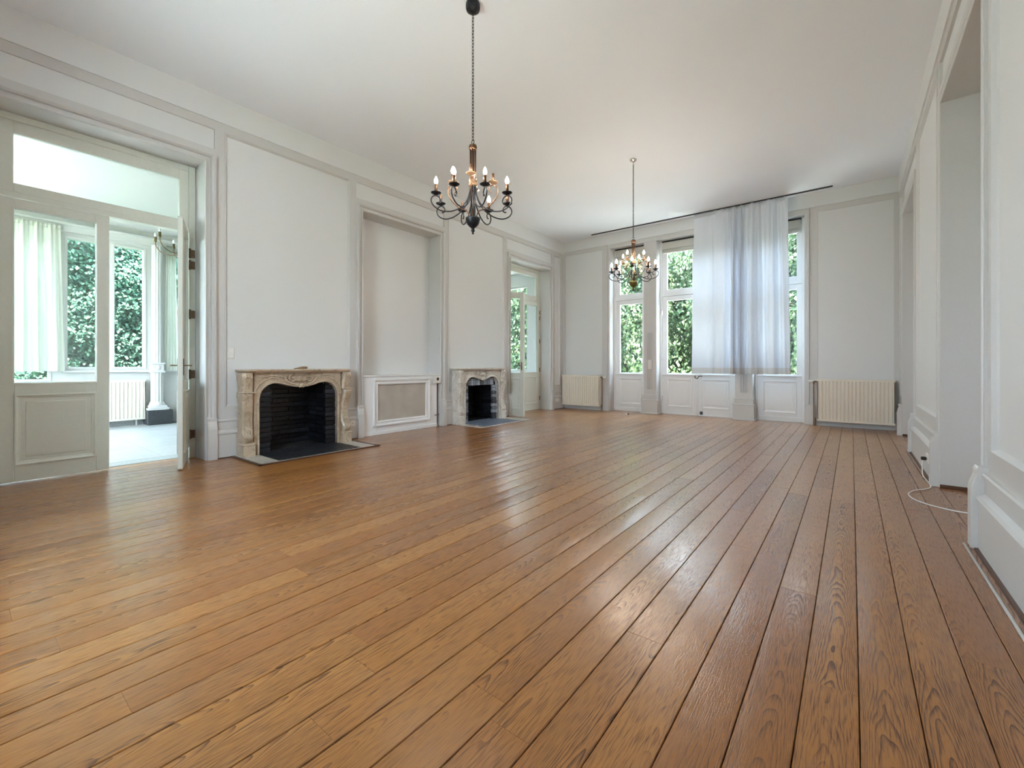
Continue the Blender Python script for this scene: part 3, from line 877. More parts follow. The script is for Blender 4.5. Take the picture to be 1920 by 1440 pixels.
    def front(x):
        t_ = abs(x) / hs
        base = 0.262
        if t_ > 0.93: base -= (t_ - 0.93) / 0.07 * 0.06
        return base + 0.022 * math.cos(PI * 2 * t_) * (1 if t_ < 0.75 else 0.6)
    N = 48
    vs = []; lay = [(0.0, 0.962, -0.030), (0.0, 0.975, -0.018), (0, 0.982, -0.004), (0, 0.992, 0.0), (0, 1.000, -0.001), (0, 1.004, -0.006)]
    for _, z, off in lay:
        for i in range(N + 1):
            x = -hs + 2 * hs * i / N
            x2 = x * (1 + off / hs)
            vs.append((x2, front(x) + off, z))
        vs.append((hs + off, -0.02, z)); vs.append((-hs - off, -0.02, z))
    n = N + 3
    fs = [(i * n + k, i * n + (k + 1) % n, (i + 1) * n + (k + 1) % n, (i + 1) * n + k) for i in range(len(lay) - 1) for k in range(n)]
    fs += [list(range(n))[::-1], [(len(lay) - 1) * n + k for k in range(n)]]
    mk('mantel_shelf', MB(f).add(vs, fs), mat, r)
    # firebox lined with bricks
    px = 0.345                      # brick piers inner edge
    zt = 0.70 if soldier else 0.86
    box_ = MB(f)
    dp = -0.40
    box_.box(-w_in, w_in, dp - 0.04, dp, 0, 0.9)
    box_.box(-w_in - 0.02, -px - 0.06, dp, 0.10, 0, 0.9); box_.box(px + 0.06, w_in + 0.02, dp, 0.10, 0, 0.9)
    box_.box(-px - 0.06, px + 0.06, dp, 0.10, zt + 0.02, 0.9)
    mk('firebox', box_, M['soot'], r)
    def brick_mesh(a, b, c, brick=brick):
        h = 0.003
        mb = MB().add([(sx * a / 2 - (sx * h if q else 0), sy * b / 2 - (sy * h if q else 0), sz * c / 2)
                       for q, sz in ((0, 0.5), (1, 1), (1, -1), (0, -0.5)) for sx, sy in ((-1, -1), (1, -1), (1, 1), (-1, 1))], [])
        mb = MB().box(-a / 2, a / 2, -b / 2, b / 2, -c / 2, c / 2)
        me = mb.mesh('brick'); me.materials.append(brick); return me
    bh = 0.052; row = 0.0605
    m_p = brick_mesh(0.05, w_in - px - 0.006, bh); m_b = brick_mesh(0.03, 0.20, bh, M['brick']); m_s = brick_mesh(0.20, 0.03, bh, M['brick'])
    m_bh = brick_mesh(0.03, 0.095, bh); m_so = brick_mesh(0.05, 0.050, 0.125)
    rows = int(zt / row)
    def put(me, d, s_, z):
        o = bpy.data.objects.new('brick', me); COL.objects.link(o); o.parent = r
        o.location = (d + rnd.uniform(-0.004, 0.004), s_ + rnd.uniform(-0.002, 0.002), z)
        o.rotation_euler = (rnd.uniform(-.015, .015), 0, rnd.uniform(-.02, .02))
    for i in range(rows + (0 if soldier else 0)):
        z = 0.04 + i * row
        for sg in (-1, 1):
            put(m_p, 0.112 + (0.004 if i % 2 else -0.002), sg * (w_in + px) / 2, z)
            for j in range(2):
                put(m_s, -0.02 - 0.206 * j - (0.1 if i % 2 else 0) * 0.4, sg * (px + 0.035), z)
        for j in range(3 if i % 2 else 4):
            s0 = (j - 1.0) * 0.208 if i % 2 else (j - 1.5) * 0.19
            put(m_b, dp + 0.02, s0, z)
    if soldier:
        for j in range(13):
            put(m_so, 0.112, (j - 6) * 0.0575, 0.745)
        mk('brick', MB(f).box(-w_in, w_in, 0.06, 0.10, 0.69, 0.9), M['soot'], r)
    return r

def hearth(cy, y0, y1, dx, a0, a1, label, stone, name='hearth', wood=True, parent=None):
    r = parent
    L_ = []
    f = lambda s_, d, z: (d, s_ - cy, z)
    z = 0.010
    if wood:
        fr = MB(f)
        fr.box(y0, y0 + 0.035, 0.03, dx, 0.0, z + 0.002); fr.box(y1 - 0.035, y1, 0.03, dx, 0.0, z + 0.002)
        fr.box(y0, y1, dx - 0.035, dx, 0.0, z + 0.002)
        mk('hearth_frame', fr, M['skirt'], r, bevel=0.002)
        q0, q1, qd = y0 + 0.04, y1 - 0.04, dx - 0.04
    else: q0, q1, qd = y0, y1, dx
    for a, b in ((q0, a0), (a1, q1)):
        mk('hearth_slab', MB(f).box(a, b - 0.002, 0.0, qd, 0.0, z), M['border'], r, bevel=0.002)
    mk('hearth_slab', MB(f).box(a0, a1 - 0.002, qd - 0.03, qd, 0.0, z), M['border'], r, bevel=0.002)
    mk('hearth_bed', MB(f).box(a0, a1, -0.38, qd - 0.032, 0.0, 0.006), M['soot'], r)
    # small setts laid in rows
    ts = 0.062 if wood else 0.10
    me = MB().box(-ts / 2 + 0.004, ts / 2 - 0.004, -ts / 2 + 0.004, ts / 2 - 0.004, 0.0, 0.012).mesh('hearth_tile'); me.materials.append(stone)
    ny = int((a1 - a0) / ts); nx = int((qd - 0.035 - 0.03) / ts)
    cnt = 0
    for i in range(ny):
        for j in range(nx + 1):
            if cnt >= 290: break
            o = bpy.data.objects.new('hearth_tile', me); COL.objects.link(o); o.parent = r
            o.location = (qd - 0.035 - ts * (j + 0.5), a0 - cy + ts * (i + 0.5) + 0.01, 0.001)
            o.rotation_euler = (rnd.uniform(-.04, .04), rnd.uniform(-.04, .04), rnd.uniform(-.05, .05)); cnt += 1

fp1 = fireplace(2.71, 1.0, M['marble'], 'warm cream marble fireplace with black brick firebox, nearer the camera', M['brick'], False, 0.49)
hearth(2.71, 1.975, 3.45, 0.787, 2.21, 3.21, '', M['cobble'], parent=fp1)
fp2 = fireplace(6.14, 0.955, M['marble2'], 'pale marble fireplace with grey brick surround, farther away beyond the niche', M['brick2'], True, 0.462)
hearth(6.14, 5.46, 6.90, 0.75, 5.62, 6.62, '', M['slate'], wood=False, parent=fp2)

wd = MB().prism([(0, 0), (0.16, 0), (0.16, 0.03), (0.11, 0.033), (0.0, 0.006)], 0, 0.05)
o = tag(mk('door_wedge', wd, M['wedge'], None, (-5.50, 2.66, 1.005), PI / 2 + 0.1, bevel=0.002),
        'small brown wooden wedge lying on the nearer marble mantel', 'wedge')

# ------------------------------------------------------------------ radiators
def radiator(loc, w, label, valve, h=0.725, groups='steel panel radiators', rot=0.0):
    """local: front faces -y, x 0..w, standing from z 0 (bottom of panel)"""
    r = thing('radiator', label, 'radiator', loc, rot, groups)
    n = max(6, int(w / 0.05)); p = w / n
    prof = []
    for i in range(n):
        x = i * p
        prof += [(x + 0.0, 0.0), (x + p * 0.30, 0.0), (x + p * 0.42, 0.014), (x + p * 0.58, 0.014), (x + p * 0.70, 0.0)]
    prof.append((w, 0.0))
    mb = MB()
    m_ = len(prof)
    z0, z1 = 0.035, h - 0.035
    vs = [(x, y, z) for z in (z0, z1) for x, y in prof]
    fs = [(i, i + 1, i + 1 + m_, i + m_) for i in range(m_ - 1)]
    mb.add(vs, fs)
    mb.box(0, w, 0.0, 0.016, 0, z0); mb.box(0, w, 0.0, 0.016, z1, h)
    mb.box(0, 0.012, 0, 0.016, z0, z1); mb.box(w - 0.012, w, 0, 0.016, z0, z1)
    mk('front_panel', mb, M['rad'], r)
    mk('back_panel', MB().box(0.005, w - 0.005, 0.085, 0.1, 0.01, h - 0.01), M['rad'], r)
    mk('side_cover', MB().box(-0.004, 0.004, 0.004, 0.1, 0.01, h), M['rad'], r)
    mk('side_cover', MB().box(w - 0.004, w + 0.004, 0.004, 0.1, 0.01, h), M['rad'], r)
    g = MB()
    for i in range(int(w / 0.02)):
        g.box(i * 0.02 + 0.003, i * 0.02 + 0.013, 0.016, 0.1, h - 0.01, h)
    g.box(0, w, 0.016, 0.022, h - 0.01, h); g.box(0, w, 0.094, 0.1, h - 0.01, h)
    gr = mk('top_grille', g, M['rad'], r)
    for x in (0.12, w - 0.12):
        mk('bracket', MB().box(x - 0.02, x + 0.02, 0.1, 0.128, 0.05, h - 0.05), M['rad'], r)
    if valve is not None:
        x = w if valve > 0 else 0.0
        s_ = valve
        v = mk('valve', MB().tube([(x, 0.05, h - 0.045), (x + s_ * 0.05, 0.05, h - 0.045)], 0.012, 8)
               .tube([(x + s_ * 0.05, 0.05, h - 0.045), (x + s_ * 0.05, 0.05, h - 0.09)], 0.013, 8), M['hinge'], r)
        hd = MB().lathe([(0.012, 0), (0.018, 0.01), (0.023, 0.02), (0.023, 0.06), (0.018, 0.07)], seg=12)
        ho = mk('thermostat_head', hd, M['plastic'], r, (x + s_ * 0.06, 0.05, h - 0.045)); ho.rotation_euler = (0, s_ * PI / 2, 0)
        mk('pipe', MB().tube([(x + s_ * 0.05, 0.05, h - 0.08), (x + s_ * 0.05, 0.05, -loc[2])], 0.008, 8)
           .tube([(x + s_ * 0.025, 0.06, 0.05), (x + s_ * 0.025, 0.06, -loc[2])], 0.008, 8), M['hinge'], r)
    return r
radiator((-5.61, 9.205, 0.095), 1.01, 'cream ribbed radiator in the left corner of the far wall', 1)
radiator((-0.47, 9.205, 0.09), 1.02, 'cream ribbed radiator under the right panel of the far wall', -1)

# ------------------------------------------------------------------ curtain, track, blinds
def curtain(name, x0, x1, z0, z1, folds, mat, hem_mat, hem_h, label, cat, loc, rot=0.0, flare=0.02, nx=260, nz=34, amp=0.05, group=None):
    w = x1 - x0
    # cumulative fold phase with uneven spacing
    xs = np.linspace(0, 1, nx)
    dens = np.interp(xs, [f_[0] for f_ in folds], [f_[1] for f_ in folds])
    ph = np.cumsum(dens) / nx * 2 * PI
    am = np.interp(xs, [f_[0] for f_ in folds], [f_[2] for f_ in folds])
    def pt(i, zt):
        x = x0 + w * xs[i]
        k = 1 - zt                                      # 0 at the top
        x += flare * (xs[i] - 0.5) * 2 * k
        top = 0.012 * math.sin(ph[i] * 3.1 + 1.0)
        sn = math.sin(ph[i] + 0.25 * math.sin(k * 2.5 + xs[i] * 9))
        low = amp * am[i] * (math.copysign(abs(sn) ** 0.6, sn) + 0.22 * math.sin(2.3 * ph[i] + 1.7 + k))
        g = min(1, k * 2.2) ** 0.7
        y = top * (1 - g * 0.85) + low * (0.18 + 0.82 * g)
        return x, y, z0 + (z1 - z0) * zt
    def grid(ta, tb, n):
        vs = [pt(i, ta + (tb - ta) * j / n) for j in range(n + 1) for i in range(nx)]
        fs = [(j * nx + i, j * nx + i + 1, (j + 1) * nx + i + 1, (j + 1) * nx + i) for j in range(n) for i in range(nx - 1)]
        return MB().add(vs, fs)
    r = thing(name, label, cat, loc, rot, group)
    hz = hem_h / (z1 - z0)
    mk('cloth', grid(hz, 1.0, nz), mat, r, smooth=True)
    mk('hem', grid(0.0, hz, 4), hem_mat, r, smooth=True)
    tp = MB()
    vs = [];
    for i in range(nx):
        x, y, z = pt(i, 1.0); vs += [(x, y - 0.003, z - 0.07), (x, y - 0.003, z), (x, y + 0.003, z), (x, y + 0.003, z - 0.07)]
    fs = [(i * 4 + k, i * 4 + (k + 1) % 4, (i + 1) * 4 + (k + 1) % 4, (i + 1) * 4 + k) for i in range(nx - 1) for k in range(4)]
    mk('heading_tape', tp.add(vs, fs), mat, r, smooth=True)
    return r
curtain('curtain', -0.80, 0.80, 0.89 - 0.89, 4.065 - 0.89,
        [(0, 1.5, 0.5), (0.20, 2.5, 0.45), (0.38, 5, 0.7), (0.45, 13, 1.0), (0.56, 12, 1.0), (0.62, 5, 0.8), (0.75, 6, 0.8), (0.9, 6, 0.7), (1.0, 8, 0.6)],
        M['curtain'], M['hem'], 0.115, 'white pleated curtain with deep hem hanging over the middle garden door', 'curtain', (-1.695, 9.15, 0.89), flare=0.05, amp=0.105)
o = tag(mk('curtain_track', MB().box(-2.26, 2.26, -0.012, 0.012, -0.018, 0.0), M['dark'], None, (-2.51, 9.15, 4.088)),
        'long thin dark curtain track on the ceiling before the far wall', 'curtain track')

def roman_blind(x0, x1, label):
    w = x1 - x0
    r = thing('roman_blind', label, 'blind', (x0, YB + 0.19, 3.52), 0, 'folded blinds in the far windows')
    mk('head_rail', MB().box(0, w, -0.02, 0.03, 0.20, 0.225), M['dark'], r)
    mk('cloth', MB().box(0.01, w - 0.01, -0.004, 0.004, 0.03, 0.20), M['blind'], r)
    for i in range(4):
        pr = []
        for k in range(9):
            a = PI * k / 8
            pr.append((-0.01 - 0.035 * math.sin(a) - 0.004 * i, -0.045 + i * 0.024 + 0.03 * (k / 8)))
        for k in range(9):
            a = PI * (8 - k) / 8
            pr.append((-0.006 - 0.028 * math.sin(a) - 0.004 * i, -0.045 + i * 0.024 + 0.03 * ((8 - k) / 8)))
        sagn = 8
        vs = []
        for q in range(sagn + 1):
            u = q / sagn; sag = -0.012 * math.sin(PI * u) * (4 - i) / 4 + rnd.uniform(-.003, .003)
            vs += [(0.01 + (w - 0.02) * u, y, z + sag) for y, z in pr]
        n = len(pr)
        fs = [(q * n + k, q * n + (k + 1) % n, (q + 1) * n + (k + 1) % n, (q + 1) * n + k) for q in range(sagn) for k in range(n)]
        mk('fold', MB().add(vs, fs), M['blind'], r, smooth=True)
roman_blind(BO[0][0] + 0.06, BO[0][1] - 0.06, 'folded-up white roman blind in the left far window')
roman_blind(BO[1][0] + 0.06, BO[1][1] - 0.06, 'folded-up white roman blind above the middle garden door')
roman_blind(BO[2][0] + 0.06, BO[2][1] - 0.06, 'folded-up white roman blind in the right far window')

# ------------------------------------------------------------------ chandeliers
def chandelier(loc, rot_low, rot_up, lit_low, lit_up, label, canopy_mat, bowl_mat, canopy_r):
    """origin at the ceiling"""
    r = thing('chandelier', label, 'chandelier', loc, 0)
    Z = lambda z: z - 4.09
    cm = MB().lathe([(canopy_r * 0.9, 0), (canopy_r, -0.012), (canopy_r, -0.045), (canopy_r * 0.9, -0.062), (canopy_r * 0.5, -0.075), (0.012, -0.08)], seg=24) if canopy_r > 0.055 else \
        MB().lathe([(0.05, 0), (0.052, -0.01), (0.045, -0.022), (0.03, -0.03), (0.012, -0.045), (0.006, -0.055)], seg=24)
    mk('canopy', cm, canopy_mat, r, smooth=False)
    # chain of real links
    ch = MB(); z = -0.085; i = 0
    while z > Z(2.945):
        pts = []
        for k in range(11):
            a = 2 * PI * k / 10
            x, zz = 0.0085 * math.cos(a), 0.0175 * math.sin(a)
            pts.append((x, 0, z + zz) if i % 2 == 0 else (0, x, z + zz))
        ch.tube(pts, 0.0026, 5, cap=False); z -= 0.027; i += 1
    mk('chain', ch, M['black_iron'], r)
    mk('hanging_ring', MB().tube([(0.014 * math.cos(a), 0, Z(2.925) + 0.018 * math.sin(a)) for a in np.linspace(0, 2 * PI, 17)], 0.0032, 6, cap=False), M['black_iron'], r, smooth=True)
    mk('top_cap', MB().lathe([(0.004, Z(2.912)), (0.012, Z(2.903)), (0.030, Z(2.897)), (0.034, Z(2.885)), (0.034, Z(2.865)), (0.028, Z(2.858))], seg=16), M['bronze'], r)
    mk('collar', MB().lathe([(0.028, Z(2.61)), (0.035, Z(2.603)), (0.035, Z(2.585)), (0.031, Z(2.58)), (0.037, Z(2.572)), (0.037, Z(2.555)), (0.028, Z(2.548))], seg=16), M['bronze_light'], r)
    for k in range(6):
        a = 2 * PI * k / 6
        mk('rod', MB().tube([(0.023 * math.cos(a), 0.023 * math.sin(a), Z(2.87)), (0.023 * math.cos(a), 0.023 * math.sin(a), Z(2.56))], 0.0055, 8), M['bronze'], r, smooth=True)
    for k in range(4):
        a = 2 * PI * k / 4 + 0.4
        mk('rod', MB().tube([(0.018 * math.cos(a), 0.018 * math.sin(a), Z(2.56)), (0.018 * math.cos(a), 0.018 * math.sin(a), Z(2.27))], 0.005, 8), bowl_mat, r, smooth=True)
    mk('bowl', MB().lathe([(0.0, Z(2.292)), (0.060, Z(2.288)), (0.063, Z(2.278)), (0.058, Z(2.255)), (0.045, Z(2.228)), (0.026, Z(2.210)), (0.013, Z(2.200)), (0.013, Z(2.186)),
                           (0.018, Z(2.180)), (0.012, Z(2.172)), (0.006, Z(2.168)), (0.010, Z(2.160)), (0.009, Z(2.153)), (0.002, Z(2.149))], seg=20), bowl_mat, r, smooth=True)
    low = smooth_path([(0.024, 0, Z(2.57)), (0.032, 0, Z(2.49)), (0.060, 0, Z(2.415)), (0.115, 0, Z(2.355)), (0.19, 0, Z(2.318)), (0.265, 0, Z(2.312)), (0.325, 0, Z(2.338)),
                       (0.352, 0, Z(2.38)), (0.342, 0, Z(2.415)), (0.312, 0, Z(2.43)), (0.283, 0, Z(2.416)), (0.270, 0, Z(2.388)), (0.284, 0, Z(2.372)), (0.300, 0, Z(2.374))], 5)
    up = smooth_path([(0.030, 0, Z(2.275)), (0.038, 0, Z(2.325)), (0.062, 0, Z(2.352)), (0.095, 0, Z(2.36)), (0.150, 0, Z(2.40)), (0.196, 0, Z(2.46)), (0.208, 0, Z(2.52)),
                      (0.194, 0, Z(2.556)), (0.168, 0, Z(2.566)), (0.142, 0, Z(2.552)), (0.134, 0, Z(2.525)), (0.146, 0, Z(2.505)), (0.160, 0, Z(2.500))], 5)
    m_low = MB().tube(low, 0.0055, 7).mesh('arm', True); m_low.materials.append(M['black_iron'])
    m_up = MB().tube(up, 0.0052, 7).mesh('arm', True); m_up.materials.append(M['bronze'])
    pan = MB().lathe([(0.004, -0.016), (0.012, -0.010), (0.030, -0.003), (0.041, 0.004), (0.043, 0.007), (0.038, 0.006), (0.015, 0.001), (0.004, 0.001)], seg=16)
    m_pan = pan.mesh('drip_pan', True); m_pan.materials.append(M['black_iron'])
    m_pan2 = m_pan.copy(); m_pan2.materials.clear(); m_pan2.materials.append(M['bronze_light'])
    m_can = MB().lathe([(0.0125, 0.0), (0.0125, 0.072), (0.0115, 0.075), (0.009, 0.075), (0.009, 0.060)], seg=12).mesh('candle_tube', True); m_can.materials.append(M['bronze'])
    m_bul = MB().lathe([(0.009, 0.0), (0.010, 0.008), (0.0145, 0.018), (0.0155, 0.026), (0.0125, 0.038), (0.0075, 0.050), (0.003, 0.060), (0.001, 0.064)], seg=12).mesh('bulb', True); m_bul.materials.append(M['bulb'])
    def arm(me, ang, rr, zz, lit, pm):
        a = mk('arm', me, None, r, (0, 0, 0), ang)
        mk('drip_pan', pm, None, a, (rr, 0, zz + 0.016))
        mk('candle_tube', m_can, None, a, (rr, 0, zz + 0.018))
        if lit: mk('bulb', m_bul, None, a, (rr, 0, zz + 0.018 + 0.073))
    for k in range(8):
        arm(m_low, rot_low - k * PI / 4, 0.312, Z(2.43), lit_low[k], m_pan)
    for k in range(4):
        arm(m_up, rot_up - k * PI / 2, 0.168, Z(2.566), lit_up[k], m_pan2)
    return r
TH = math.radians(37.85)
# arms counted from camera right (0 deg) toward the camera (90 deg)
chandelier((-2.508, 2.693, HC), TH - math.radians(22.5), TH - math.radians(0), [1, 1, 1, 1, 0, 0, 1, 0], [0, 0, 1, 1],
           'black iron chandelier with a few bare candle tubes, nearer the camera', M['black_iron'], M['black_iron'], 0.06)
chandelier((-2.542, 6.189, HC), TH - math.radians(22.5) + 0.06, TH - math.radians(45), [1] * 8, [1] * 4,
           'iron and brass chandelier with all bulbs lit, before the far windows', M['chrome'], M['brass'], 0.05)

# ------------------------------------------------------------------ switches, sockets, cable, floor bits
def plate(name, label, cat, f, s0, s1, z0, z1, d, kinds, group=None):
    c = ((s0 + s1) / 2, (z0 + z1) / 2)
    wc = Vector(f(c[0], d, c[1]))
    loc = lambda s_, dd, z: tuple(Vector(f(s_, dd, z)) - wc)
    r = thing(name, label, cat, tuple(wc), 0, group)
    mk('plate', MB(loc).box(s0, s1, d - 0.004, d + 0.009, z0, z1), M['plastic'], r, bevel=0.003)
    n = len(kinds); hor = (s1 - s0) > (z1 - z0)
    for i, k in enumerate(kinds):
        a0, a1 = (s0 + (s1 - s0) * i / n, s0 + (s1 - s0) * (i + 1) / n) if hor else (s0, s1)
        b0, b1 = (z0, z1) if hor else (z0 + (z1 - z0) * i / n, z0 + (z1 - z0) * (i + 1) / n)
        if k == 'rocker':
            mk('rocker', MB(loc).box(a0 + 0.010, a1 - 0.010, d + 0.009, d + 0.014, b0 + 0.010, b1 - 0.010), M['plastic'], r, bevel=0.002)
        else:
            cc, cz = (a0 + a1) / 2, (b0 + b1) / 2
            q = [(cc + 0.019 * math.cos(x), cz + 0.019 * math.sin(x)) for x in np.linspace(0, 2 * PI, 17)[:-1]]
            mk('socket_well', MB(loc).prism(q, d + 0.0085, d + 0.0105), M['rad'], r)
            for sx in (-0.009, 0.009):
                q = [(cc + sx + 0.003 * math.cos(x), cz + 0.003 * math.sin(x)) for x in np.linspace(0, 2 * PI, 9)[:-1]]
                mk('pin_hole', MB(loc).prism(q, d + 0.010, d + 0.0115), M['dark'], r)
    return r
plate('light_switch', 'white double light switch plate left of the nearer fireplace', 'switch', mapL, 1.955, 2.030, 1.125, 1.253, -0.022, ['rocker', 'rocker'])
plate('wall_socket', 'white wall socket on the baseboard right of the nearer fireplace', 'socket', mapL, 3.478, 3.556, 0.185, 0.268, 0.041, ['socket'])
plate('light_switch', 'tiny white switch between the far cream door and the far left corner', 'switch', mapL, 8.915, 8.99, 1.02, 1.085, -0.022, ['rocker'])
plate('wall_socket', 'double white wall socket low in the far left corner', 'socket', mapL, 8.925, 9.07, 0.183, 0.257, 0.041, ['socket', 'socket'])
plate('light_switch', 'tall white switch strip on the fluted pier between the far windows', 'switch', mapB, -3.50, -3.425, 0.97, 1.17, 0.022, ['rocker', 'rocker'])
plate('wall_socket', 'white double socket on the right baseboard with a black plug', 'socket', mapR, 5.55, 5.72, 0.14, 0.22, 0.041, ['socket', 'socket'])
tag(mk('cable_plug', MB().box(-0.04, 0.0, -0.018, 0.018, -0.016, 0.016), M['dark'], None, (XR - 0.05, 5.66, 0.17), bevel=0.006),
    'small black plug in the socket on the right baseboard', 'plug')
cp = smooth_path([(0.535, 5.66, 0.158), (0.53, 5.66, 0.08), (0.532, 5.62, 0.012), (0.540, 5.45, 0.006), (0.545, 5.28, 0.005), (0.535, 5.15, 0.005), (0.49, 5.05, 0.005),
                  (0.42, 4.95, 0.005), (0.375, 4.83, 0.005), (0.365, 4.74, 0.005), (0.39, 4.61, 0.005), (0.467, 4.50, 0.005), (0.584, 4.43, 0.005), (0.68, 4.42, 0.005), (0.85, 4.40, 0.005)], 6)
tag(mk('cable', MB().tube(cp, 0.0045, 8), M['cable'], smooth=True), 'thin white cable looping over the planks from the plug into the right doorway', 'cable')
tag(mk('floor_strip', MB().tube([(0.522, 3.66, 0.004), (0.522, 1.2, 0.004)], 0.0065, 8), M['trim'], smooth=True),
    'thin pale round strip lying on the planks along the near right baseboard', 'floor strip')
tag(mk('floor_strip', MB().tube([(0.530, 7.15, 0.002), (0.530, 5.5, 0.002)], 0.004, 8), M['skirt'], smooth=True),
    'thin brown strip lying on the planks along the farther right baseboard', 'floor strip')
ds = thing('door_stop', 'tiny metal door stop on the floor by the left far window', 'door stop', (-3.78, 8.93, 0))
mk('base', MB().lathe([(0.03, 0), (0.03, 0.004), (0.02, 0.008)], seg=12), M['chrome'], ds, (-0.05, 0.02, 0))
mk('buffer', MB().lathe([(0.018, 0), (0.018, 0.022), (0.012, 0.026)], seg=12), M['dark'], ds)

# ------------------------------------------------------------------ garden room (conservatory) beyond the left wall
GX = -10.0
fl2 = tag(mk('floor', MB().box(-10.6, -6.30, -1.2, 9.4, -0.16, -0.012), M['threshold']), 'pale marble tile floor of the garden room', 'floor', kind='structure')
me_cache = {}
for i in range(5):
    for j in range(12):
        x0, x1 = -10.55 + i * 0.85, -10.55 + (i + 1) * 0.85
        y0, y1 = -1.1 + j * 0.87, -1.1 + (j + 1) * 0.87
        key = (round(x1 - x0, 3), round(y1 - y0, 3))
        if key not in me_cache:
            me_cache[key] = MB().box(-key[0] / 2 + 0.002, key[0] / 2 - 0.002, -key[1] / 2 + 0.002, key[1] / 2 - 0.002, -0.012, 0.0).mesh('tile')
            me_cache[key].materials.append(M['tile'])
        o = bpy.data.objects.new('tile', me_cache[key]); COL.objects.link(o); o.parent = fl2
        o.location = ((x0 + x1) / 2, (y0 + y1) / 2, rnd.uniform(-0.0008, 0.0008))
for i, (a, b) in enumerate((OP[0], OP[2])):
    tag(mk('trim_%d' % (2 + i), MB().box(-6.30, -6.04, a - 0.1, b + 0.1, -0.1, 0.004), M['threshold'], bevel=0.003),
        ['grey stone threshold under the near cream door', 'grey stone threshold under the far cream door'][i], 'threshold', kind='structure')
tag(mk('ceiling', MB().box(-10.6, -6.1, -1.2, 9.5, 3.45, 3.6), M['cons']), 'white ceiling of the garden room', 'ceiling', kind='structure')

GO = [(-0.95, -0.35), (-0.2, 0.16), (0.32, 0.985, 0.80), (1.13, 1.60), (1.70, 2.16), (2.44, 3.30), (3.42, 4.28), (4.55, 5.40), (5.52, 6.38), (6.65, 7.50), (7.62, 8.48)]
gw = MB()
edges = [-1.2]
for o_ in GO:
    gw.box(GX - 0.18, GX, edges[-1], o_[0], 0, 3.45); edges.append(o_[1])
    zb = o_[2] if len(o_) > 2 else 0.99
    gw.box(GX - 0.18, GX, o_[0], o_[1], 0.0, zb); gw.box(GX - 0.18, GX, o_[0], o_[1], 3.14, 3.45)
gw.box(GX - 0.18, GX, edges[-1], 9.38, 0, 3.45)
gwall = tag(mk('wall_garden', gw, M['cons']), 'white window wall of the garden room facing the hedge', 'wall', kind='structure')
mk('cornice', MB().box(GX, GX + 0.05, -1.0, 9.2, 3.20, 3.32).box(GX, GX + 0.09, -1.0, 9.2, 3.31, 3.345), M['cons'], gwall, bevel=0.006)
mk('sill', MB().box(GX, GX + 0.06, 1.1, 9.2, 0.93, 0.96), M['cons'], gwall, bevel=0.006)
mk('skirting', MB().box(GX, GX + 0.03, -1.0, 2.15, 0.0, 0.11), M['threshold'], gwall)
for i, o_ in enumerate(GO):
    a, b = o_[0], o_[1]; zb = o_[2] if len(o_) > 2 else 0.99
    f = lambda s_, d, z: (GX + d, s_, z)
    wn_ = thing('window_%d' % (3 + i), 'white garden room window number %d from the near end' % (i + 1), 'window', kind='structure')
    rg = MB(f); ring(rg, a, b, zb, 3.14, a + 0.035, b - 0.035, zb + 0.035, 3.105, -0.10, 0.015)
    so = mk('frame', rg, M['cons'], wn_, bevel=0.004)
    mk('glass', MB(f).box(a + 0.035, b - 0.035, -0.05, -0.046, zb + 0.035, 3.105), M['glass'], so)
lab = ['nearest white garden room window, out past the left edge', 'narrow white garden room window left of the sheer curtain', 'white garden window behind the sheer curtain, glass reaching lowest',
       'white garden window right of the sheer curtain, seen through the closed door leaf', 'white garden window above the cream garden room radiator', 'white garden window just right of the fluted column',
       'first garden window well beyond the fluted column', 'second garden window beyond the fluted column', 'third garden window beyond the fluted column', 'fourth garden window beyond the fluted column', 'farthest garden window by the end wall']
for i, l in enumerate(lab): bpy.data.objects['window_%d' % (3 + i)]['label'] = l
# end walls of the garden room
for nm, yy, lb, zt in (('wall_end_far', 9.2, 'far end wall of the garden room with one wide window', 1), ('wall_end_near', -1.2, 'near end wall of the garden room with one wide window', -1)):
    y0, y1 = (yy, yy + 0.18) if zt > 0 else (yy, yy + 0.18)
    w_ = tag(mk(nm, MB().box(-10.2, -9.5, y0, y1, 0, 3.45).box(-6.65, -6.1, y0, y1, 0, 3.45).box(-9.5, -6.65, y0, y1, 0, 0.9).box(-9.5, -6.65, y0, y1, 3.14, 3.45), M['cons']), lb, 'wall', kind='structure')
    f = lambda s_, d, z: (s_, yy + 0.09 + d, z)
    for p, q in ((-9.5, -8.55), (-8.55, -7.6), (-7.6, -6.65)):
        rg = MB(f); ring(rg, p, q, 0.9, 3.14, p + 0.05, q - 0.05, 0.95, 3.09, -0.04, 0.04)
        so = mk('window_frame', rg, M['cons'], w_, bevel=0.004)
        mk('glass', MB(f).box(p + 0.05, q - 0.05, -0.002, 0.002, 0.95, 3.09), M['glass'], so)
